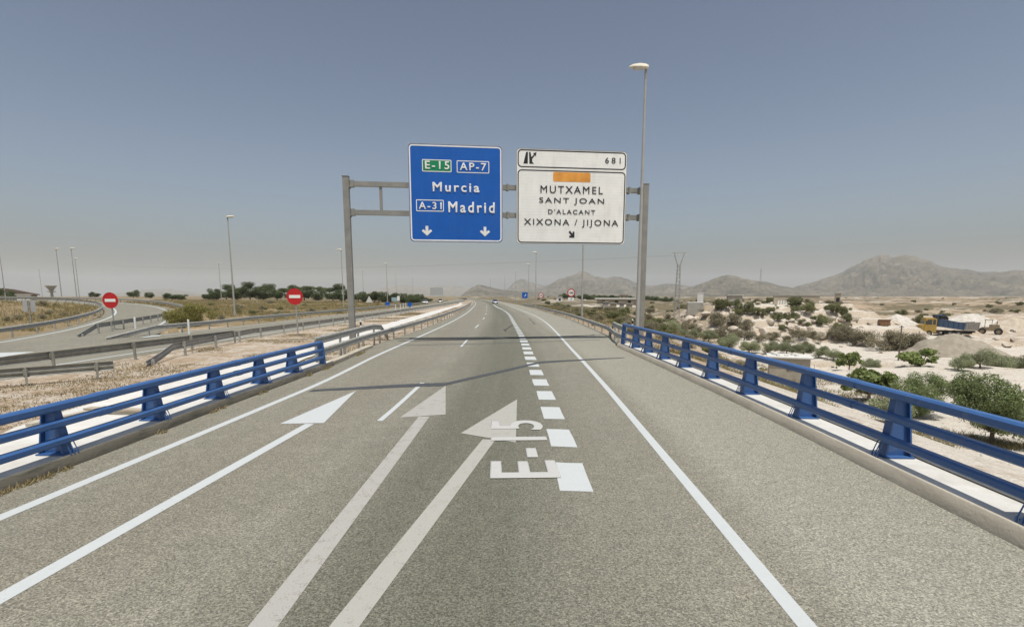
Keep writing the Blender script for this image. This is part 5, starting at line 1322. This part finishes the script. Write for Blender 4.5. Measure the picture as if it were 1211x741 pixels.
# water tower
q = dp(60, 337.5, 420); g_ = hz(q.x, 420); t = thing('water_tower', 'funnel-shaped grey water tower behind the ramp', 'water tower', (q.x, 420, g_)); hh = q.z - g_
def lathe(prof, n=24):
    mb = MB()
    for r, z in prof:
        for k in range(n): mb.v.append((r * math.cos(2 * math.pi * k / n), r * math.sin(2 * math.pi * k / n), z))
    for i in range(len(prof) - 1):
        for k in range(n): mb.f.append((i * n + k, i * n + (k + 1) % n, (i + 1) * n + (k + 1) % n, (i + 1) * n + k))
    mb.f.append(tuple(range((len(prof) - 1) * n, len(prof) * n))); return mb
lathe([(1.0, -1), (.9, hh - 5.6), (3.0, hh - 5.0), (3.0, hh - 4.7), (1.0, hh - 4.4), (3.7, hh - .5), (3.8, hh), (3.4, hh + .1)]).build('tank', M['wall_g'], t)
lathe([(3.95, hh - .45), (3.95, hh - .25), (3.85, hh - .2)]).build('ring_beam', M['wall_g'], t)

# ================================================================== VEHICLES
M['tyre'] = plain('tyre_rubber', (.02, .02, .02), .85, 0, .2, 5); M['hub'] = plain('wheel_hub', (.32, .30, .27), .5, .4, .1)
M['cab_y'] = plain('yellow_cab_paint', (.36, .235, .05), .7, 0, .15, 2, dirt=(.27, .21, .13)); M['bed_b'] = plain('blue_bed_paint', (.028, .06, .115), .6, 0, .15, 2, dirt=(.18, .17, .15))
M['bed_g'] = plain('grey_tailgate', (.24, .225, .20), .6, .1, .15, 2, dirt=(.3, .26, .2)); M['chassis'] = plain('chassis', (.03, .028, .026), .8)
M['glass'] = plain('window_glass', (.02, .025, .03), .12, 0, .1, 1, spec=.8); M['ldr'] = plain('loader_paint', (.27, .21, .13), .8, 0, .2, 2, dirt=(.36, .31, .24))
def wheel(par, x, y, r, w, hub='hub'):
    def ringy(rr0, rr1, y0, y1, n=20):
        mb = MB()
        prof = [(rr0, y0), (rr1 * .94, y0), (rr1, y0 + (y1 - y0) * .2), (rr1, y0 + (y1 - y0) * .8), (rr1 * .94, y1), (rr0, y1)]
        for a, yy in prof:
            for k in range(n): mb.v.append((x + a * math.cos(2 * math.pi * k / n), y + yy, r + a * math.sin(2 * math.pi * k / n)))
        for i in range(len(prof)):
            for k in range(n): mb.f.append((i * n + k, i * n + (k + 1) % n, ((i + 1) % 6) * n + (k + 1) % n, ((i + 1) % 6) * n + k))
        return mb
    w_ = ringy(r * .55, r, -w / 2, w / 2).build('wheel', M['tyre'], par)
    mb = MB(); n = 16
    mb.prism([(x + r * .56 * math.cos(2 * math.pi * k / n), r + r * .56 * math.sin(2 * math.pi * k / n)) for k in range(n)], y - w * .38, y + w * .38); mb.build('hub', M[hub], w_)
# dump truck, local x runs from the cab (negative) to the tail
D = 88; q = dp(1119, 398, D)
tr = thing('dump_truck', 'yellow-cabbed dump truck with blue tipping bed parked behind the gravel heap', 'truck', (q.x, D, hz(q.x, D) - .05), R(-20)); tr.scale = (.81, .88, .98)
S = 9.2 / 9.0
mb = MB(); mb.box((.3, 0, .95), (8.2, .9, .28)); mb.box((-2.0, -.9, .85), (1.0, .35, .5)); mb.box((2.9, 0, .7), (1.5, .8, .3)); mb.box((3.6, 0, .75), (.2, 2.2, .25)); mb.build('chassis', M['chassis'], tr)
cb = MB(); cb.prism([(-4.6, .75), (-2.15, .75), (-2.15, 3.0), (-2.5, 3.12), (-4.0, 3.12), (-4.25, 2.1), (-4.6, 1.9)], -1.2, 1.2); cab = cb.build('cab', M['cab_y'], tr, smooth=False)
mb = MB(); mb.prism([(-3.92, 2.05), (-2.95, 2.05), (-2.95, 2.85), (-3.75, 2.85)], -1.215, -1.19); mb.prism([(-2.8, 2.05), (-2.35, 2.05), (-2.35, 2.85), (-2.8, 2.85)], -1.215, -1.19); mb.build('side_window', M['glass'], cab)
mb = MB(); mb.add([(-4.255, -1.0, 2.15), (-4.255, 1.0, 2.15), (-4.02, 1.0, 2.98), (-4.02, -1.0, 2.98)], [(0, 1, 2, 3)]); o = mb.build('windscreen', M['glass'], cab)
mb = MB(); mb.box((-4.66, 0, .82), (.22, 2.3, .3)); mb.build('bumper', M['chassis'], tr)
for s in (-1, 1): MB().box((-4.62, s * .85, 1.35), (.06, .3, .22)).build('headlight', M['wall_w'], tr)
mb = MB(); mb.box((-4.0, -1.45, 2.4), (.08, .3, .5)); mb.build('mirror', M['chassis'], tr)
# bed: long blue trough, front wall high, tail lower; ribs on the side
bd = MB(); bd.prism([(-2.0, 1.75), (2.3, 1.2), (2.45, 2.35), (-2.05, 3.05)], -1.25, -1.17); bd.prism([(-2.0, 1.75), (2.3, 1.2), (2.45, 2.35), (-2.05, 3.05)], 1.17, 1.25)
bd.add([(-2.0, -1.17, 1.76), (2.3, -1.17, 1.21), (2.3, 1.17, 1.21), (-2.0, 1.17, 1.76), (-2.0, -1.17, 1.9), (2.3, -1.17, 1.35), (2.3, 1.17, 1.35), (-2.0, 1.17, 1.9)], [(0, 1, 2, 3), (4, 7, 6, 5), (0, 4, 5, 1), (1, 5, 6, 2), (2, 6, 7, 3), (3, 7, 4, 0)])
bd.box((-2.03, 0, 2.7), (.08, 2.5, 1.9)); bd.box((.2, -1.27, 2.72 - .02), (4.4, .02, .02)); bed = bd.build('tipping_bed', M['bed_b'], tr, smooth=False)
mb = MB()
for k in range(6):
    x = -1.75 + k * .78; z0, z1 = 1.75 - (x + 2) * .128, 3.03 - (x + 2) * .155; mb.prism([(x - .06, z0), (x + .06, z0), (x + .06, z1), (x - .06, z1)], -1.32, -1.252)
mb.build('rib', M['bed_b'], bed, smooth=False)
mb = MB(); mb.prism([(-2.4, 3.45), (-2.05, 3.6), (-.4, 3.62), (.35, 3.2), (.4, 2.72), (-.3, 2.9), (-2.0, 3.1)], 1.0, 1.25); mb.box((-1.6, 0, 3.55), (1.2, 2.5, .1)); mb.build('head_guard', M['bed_b'], bed, smooth=False)
mb = MB(); mb.prism([(-1.5, 3.0), (.3, 2.75), (.1, 3.2), (-.4, 3.45), (-1.1, 3.4)], .6, .95); mb.build('dark_canopy_opening', M['dark'], bed, smooth=False)  # dark block put in for the canopy's dark opening
tg = MB(); tg.prism([(2.42, 1.25), (4.55, 1.2), (4.75, 2.55), (2.5, 2.4)], -1.26, -1.16); tg.prism([(2.42, 1.25), (4.55, 1.2), (4.75, 2.55), (2.5, 2.4)], 1.16, 1.26); tg.box((3.5, 0, 1.27), (2.1, 2.3, .1)); tgo = tg.build('tail_section', M['bed_g'], tr, smooth=False)
mb = MB()
for k in range(6): x = 2.6 + k * .38; mb.box((x, -1.285, 1.85), (.07, .05, 1.15))
mb.build('rib', M['bed_g'], tgo, smooth=False)
for x in (-3.3, .15, 1.5):
    for s in (-1, 1): wheel(tr, x, s * 1.02, .55, .42)
# wheeled loader
D = 90; q = dp(1170, 398, D); t = thing('wheel_loader', 'dusty orange wheel loader with open cab to the right of the dump truck', 'loader', (q.x, D, hz(q.x, D) - .05), R(-40)); t.scale = (.82,) * 3
mb = MB(); mb.box((.1, 0, 1.15), (2.9, 1.3, .7)); mb.box((.55, 0, 1.75), (1.6, 1.2, .6)); mb.build('body', M['ldr'], t, smooth=False)
mb = MB()
for x, y in ((-.9, -.6), (-.9, .6), (.15, -.6), (.15, .6)): mb.box((x, y, 2.2), (.1, .1, 1.5))
mb.box((-.38, 0, 3.0), (1.35, 1.4, .12)); mb.build('cab_frame', M['ldr'], t, smooth=False)
mb = MB(); mb.tube([(.9, 0, 2.0), (.9, 0, 2.8)], .07, 8); mb.build('exhaust_pipe', M['chassis'], t)
for x in (-1.25, 1.25):
    for s in (-1, 1): wheel(t, x, s * .8, .68, .5, 'ldr')
mb = MB(); mb.prism([(-2.9, .15), (-2.0, .2), (-1.9, 1.0), (-2.2, 1.1), (-2.35, .5), (-2.9, .3)], -1.2, 1.2); mb.build('bucket', M['rust'], t, smooth=False)
mb = MB()
for s in (-.5, .5): mb.tube([(-.6, s, 1.4), (-1.5, s, 1.2), (-2.1, s, .7)], .1, 6)
mb.build('lift_arm', M['ldr'], t)
# cars
def car(px, py, D, label, paint, rz):
    q = dp(px, py, D); t = thing('car', label, 'car', (q.x, D, .01), rz, 'cars on the motorway')
    # local y = length (front -y)
    sec = lambda pts, x0, x1: [(x, y, z) for x in (x0, x1) for y, z in pts]
    bp = [(-2.1, .32), (2.1, .32), (2.12, .75), (2.05, .98), (.0, 1.0), (-1.1, .92), (-2.0, .74), (-2.15, .55)]
    n = len(bp); mb = MB(); mb.add(sec(bp, -.86, .86), [tuple(range(n)), tuple(range(2 * n - 1, n - 1, -1))] + [(k, k + n, (k + 1) % n + n, (k + 1) % n) for k in range(n)])
    body = mb.build('body', paint, t)
    cp = [(1.95, .97), (1.5, 1.45), (-.1, 1.48), (-1.0, .93)]
    mb = MB(); v = [(sx * (.8 if i in (0, 3) else .62), y, z) for sx in (-1, 1) for i, (y, z) in enumerate(cp)]
    mb.add(v, [(0, 1, 2, 3), (7, 6, 5, 4), (0, 4, 5, 1), (2, 6, 7, 3)]); mb.build('windows', M['glass'], t, smooth=False)
    mb = MB(); mb.box((0, .7, 1.49), (1.22, 1.62, .05)); mb.build('roof', paint, t)
    for s in (-1, 1):
        MB().box((s * .62, -2.08, .66), (.34, .12, .14)).build('headlight', M['wall_w'], t)
        MB().box((s * .66, 2.1, .78), (.28, .06, .16)).build('tail_light', M['sign_red'], t)
        for y in (-1.3, 1.3):
            c_ = MB(); m_ = 14
            for yy in (-.1, .1):
                for k in range(m_): c_.v.append((s * .78 + yy, y + .32 * math.cos(2 * math.pi * k / m_), .32 + .32 * math.sin(2 * math.pi * k / m_)))
            c_.f = [tuple(range(m_)), tuple(range(2 * m_ - 1, m_ - 1, -1))] + [(k, (k + 1) % m_, m_ + (k + 1) % m_, m_ + k) for k in range(m_)]
            c_.build('wheel', M['tyre'], t)
    MB().box((0, -2.16, .42), (.52, .03, .12)).build('number_plate', M['wall_w'], t)
    return t
car(503, 359.5, 185, 'white car on the opposite carriageway, leading and nearer', plain('white_car_paint', (.75, .75, .74), .3, 0, .03, coat=.5), R(10))
car(520.5, 357.8, 225, 'black car on the opposite carriageway, following the white one', plain('black_car_paint', (.02, .02, .022), .3, 0, .1, coat=.5), R(12))
car(585.5, 358.5, 195, 'blue car far ahead on the exit side of the main road', plain('blue_car_paint', (.05, .13, .28), .3, 0, .05, coat=.5), R(10))

# small concrete corner block on the median by the railing
q = gp(138, 492, -.1); t = thing('drain_headwall', 'small L-shaped concrete headwall behind the shorter blue railing', 'headwall', (q.x, q.y, -.35), R(-6))
mb = MB(); mb.box((0, 0, .2), (1.5, .16, .42)); mb.box((-.68, -.75, .2), (.16, 1.4, .40)); mb.build('wall', M['kerb_r'], t)
mb = MB(); mb.box((0, 0, .425), (1.56, .22, .04)); mb.build('coping', M['wall_t'], t)
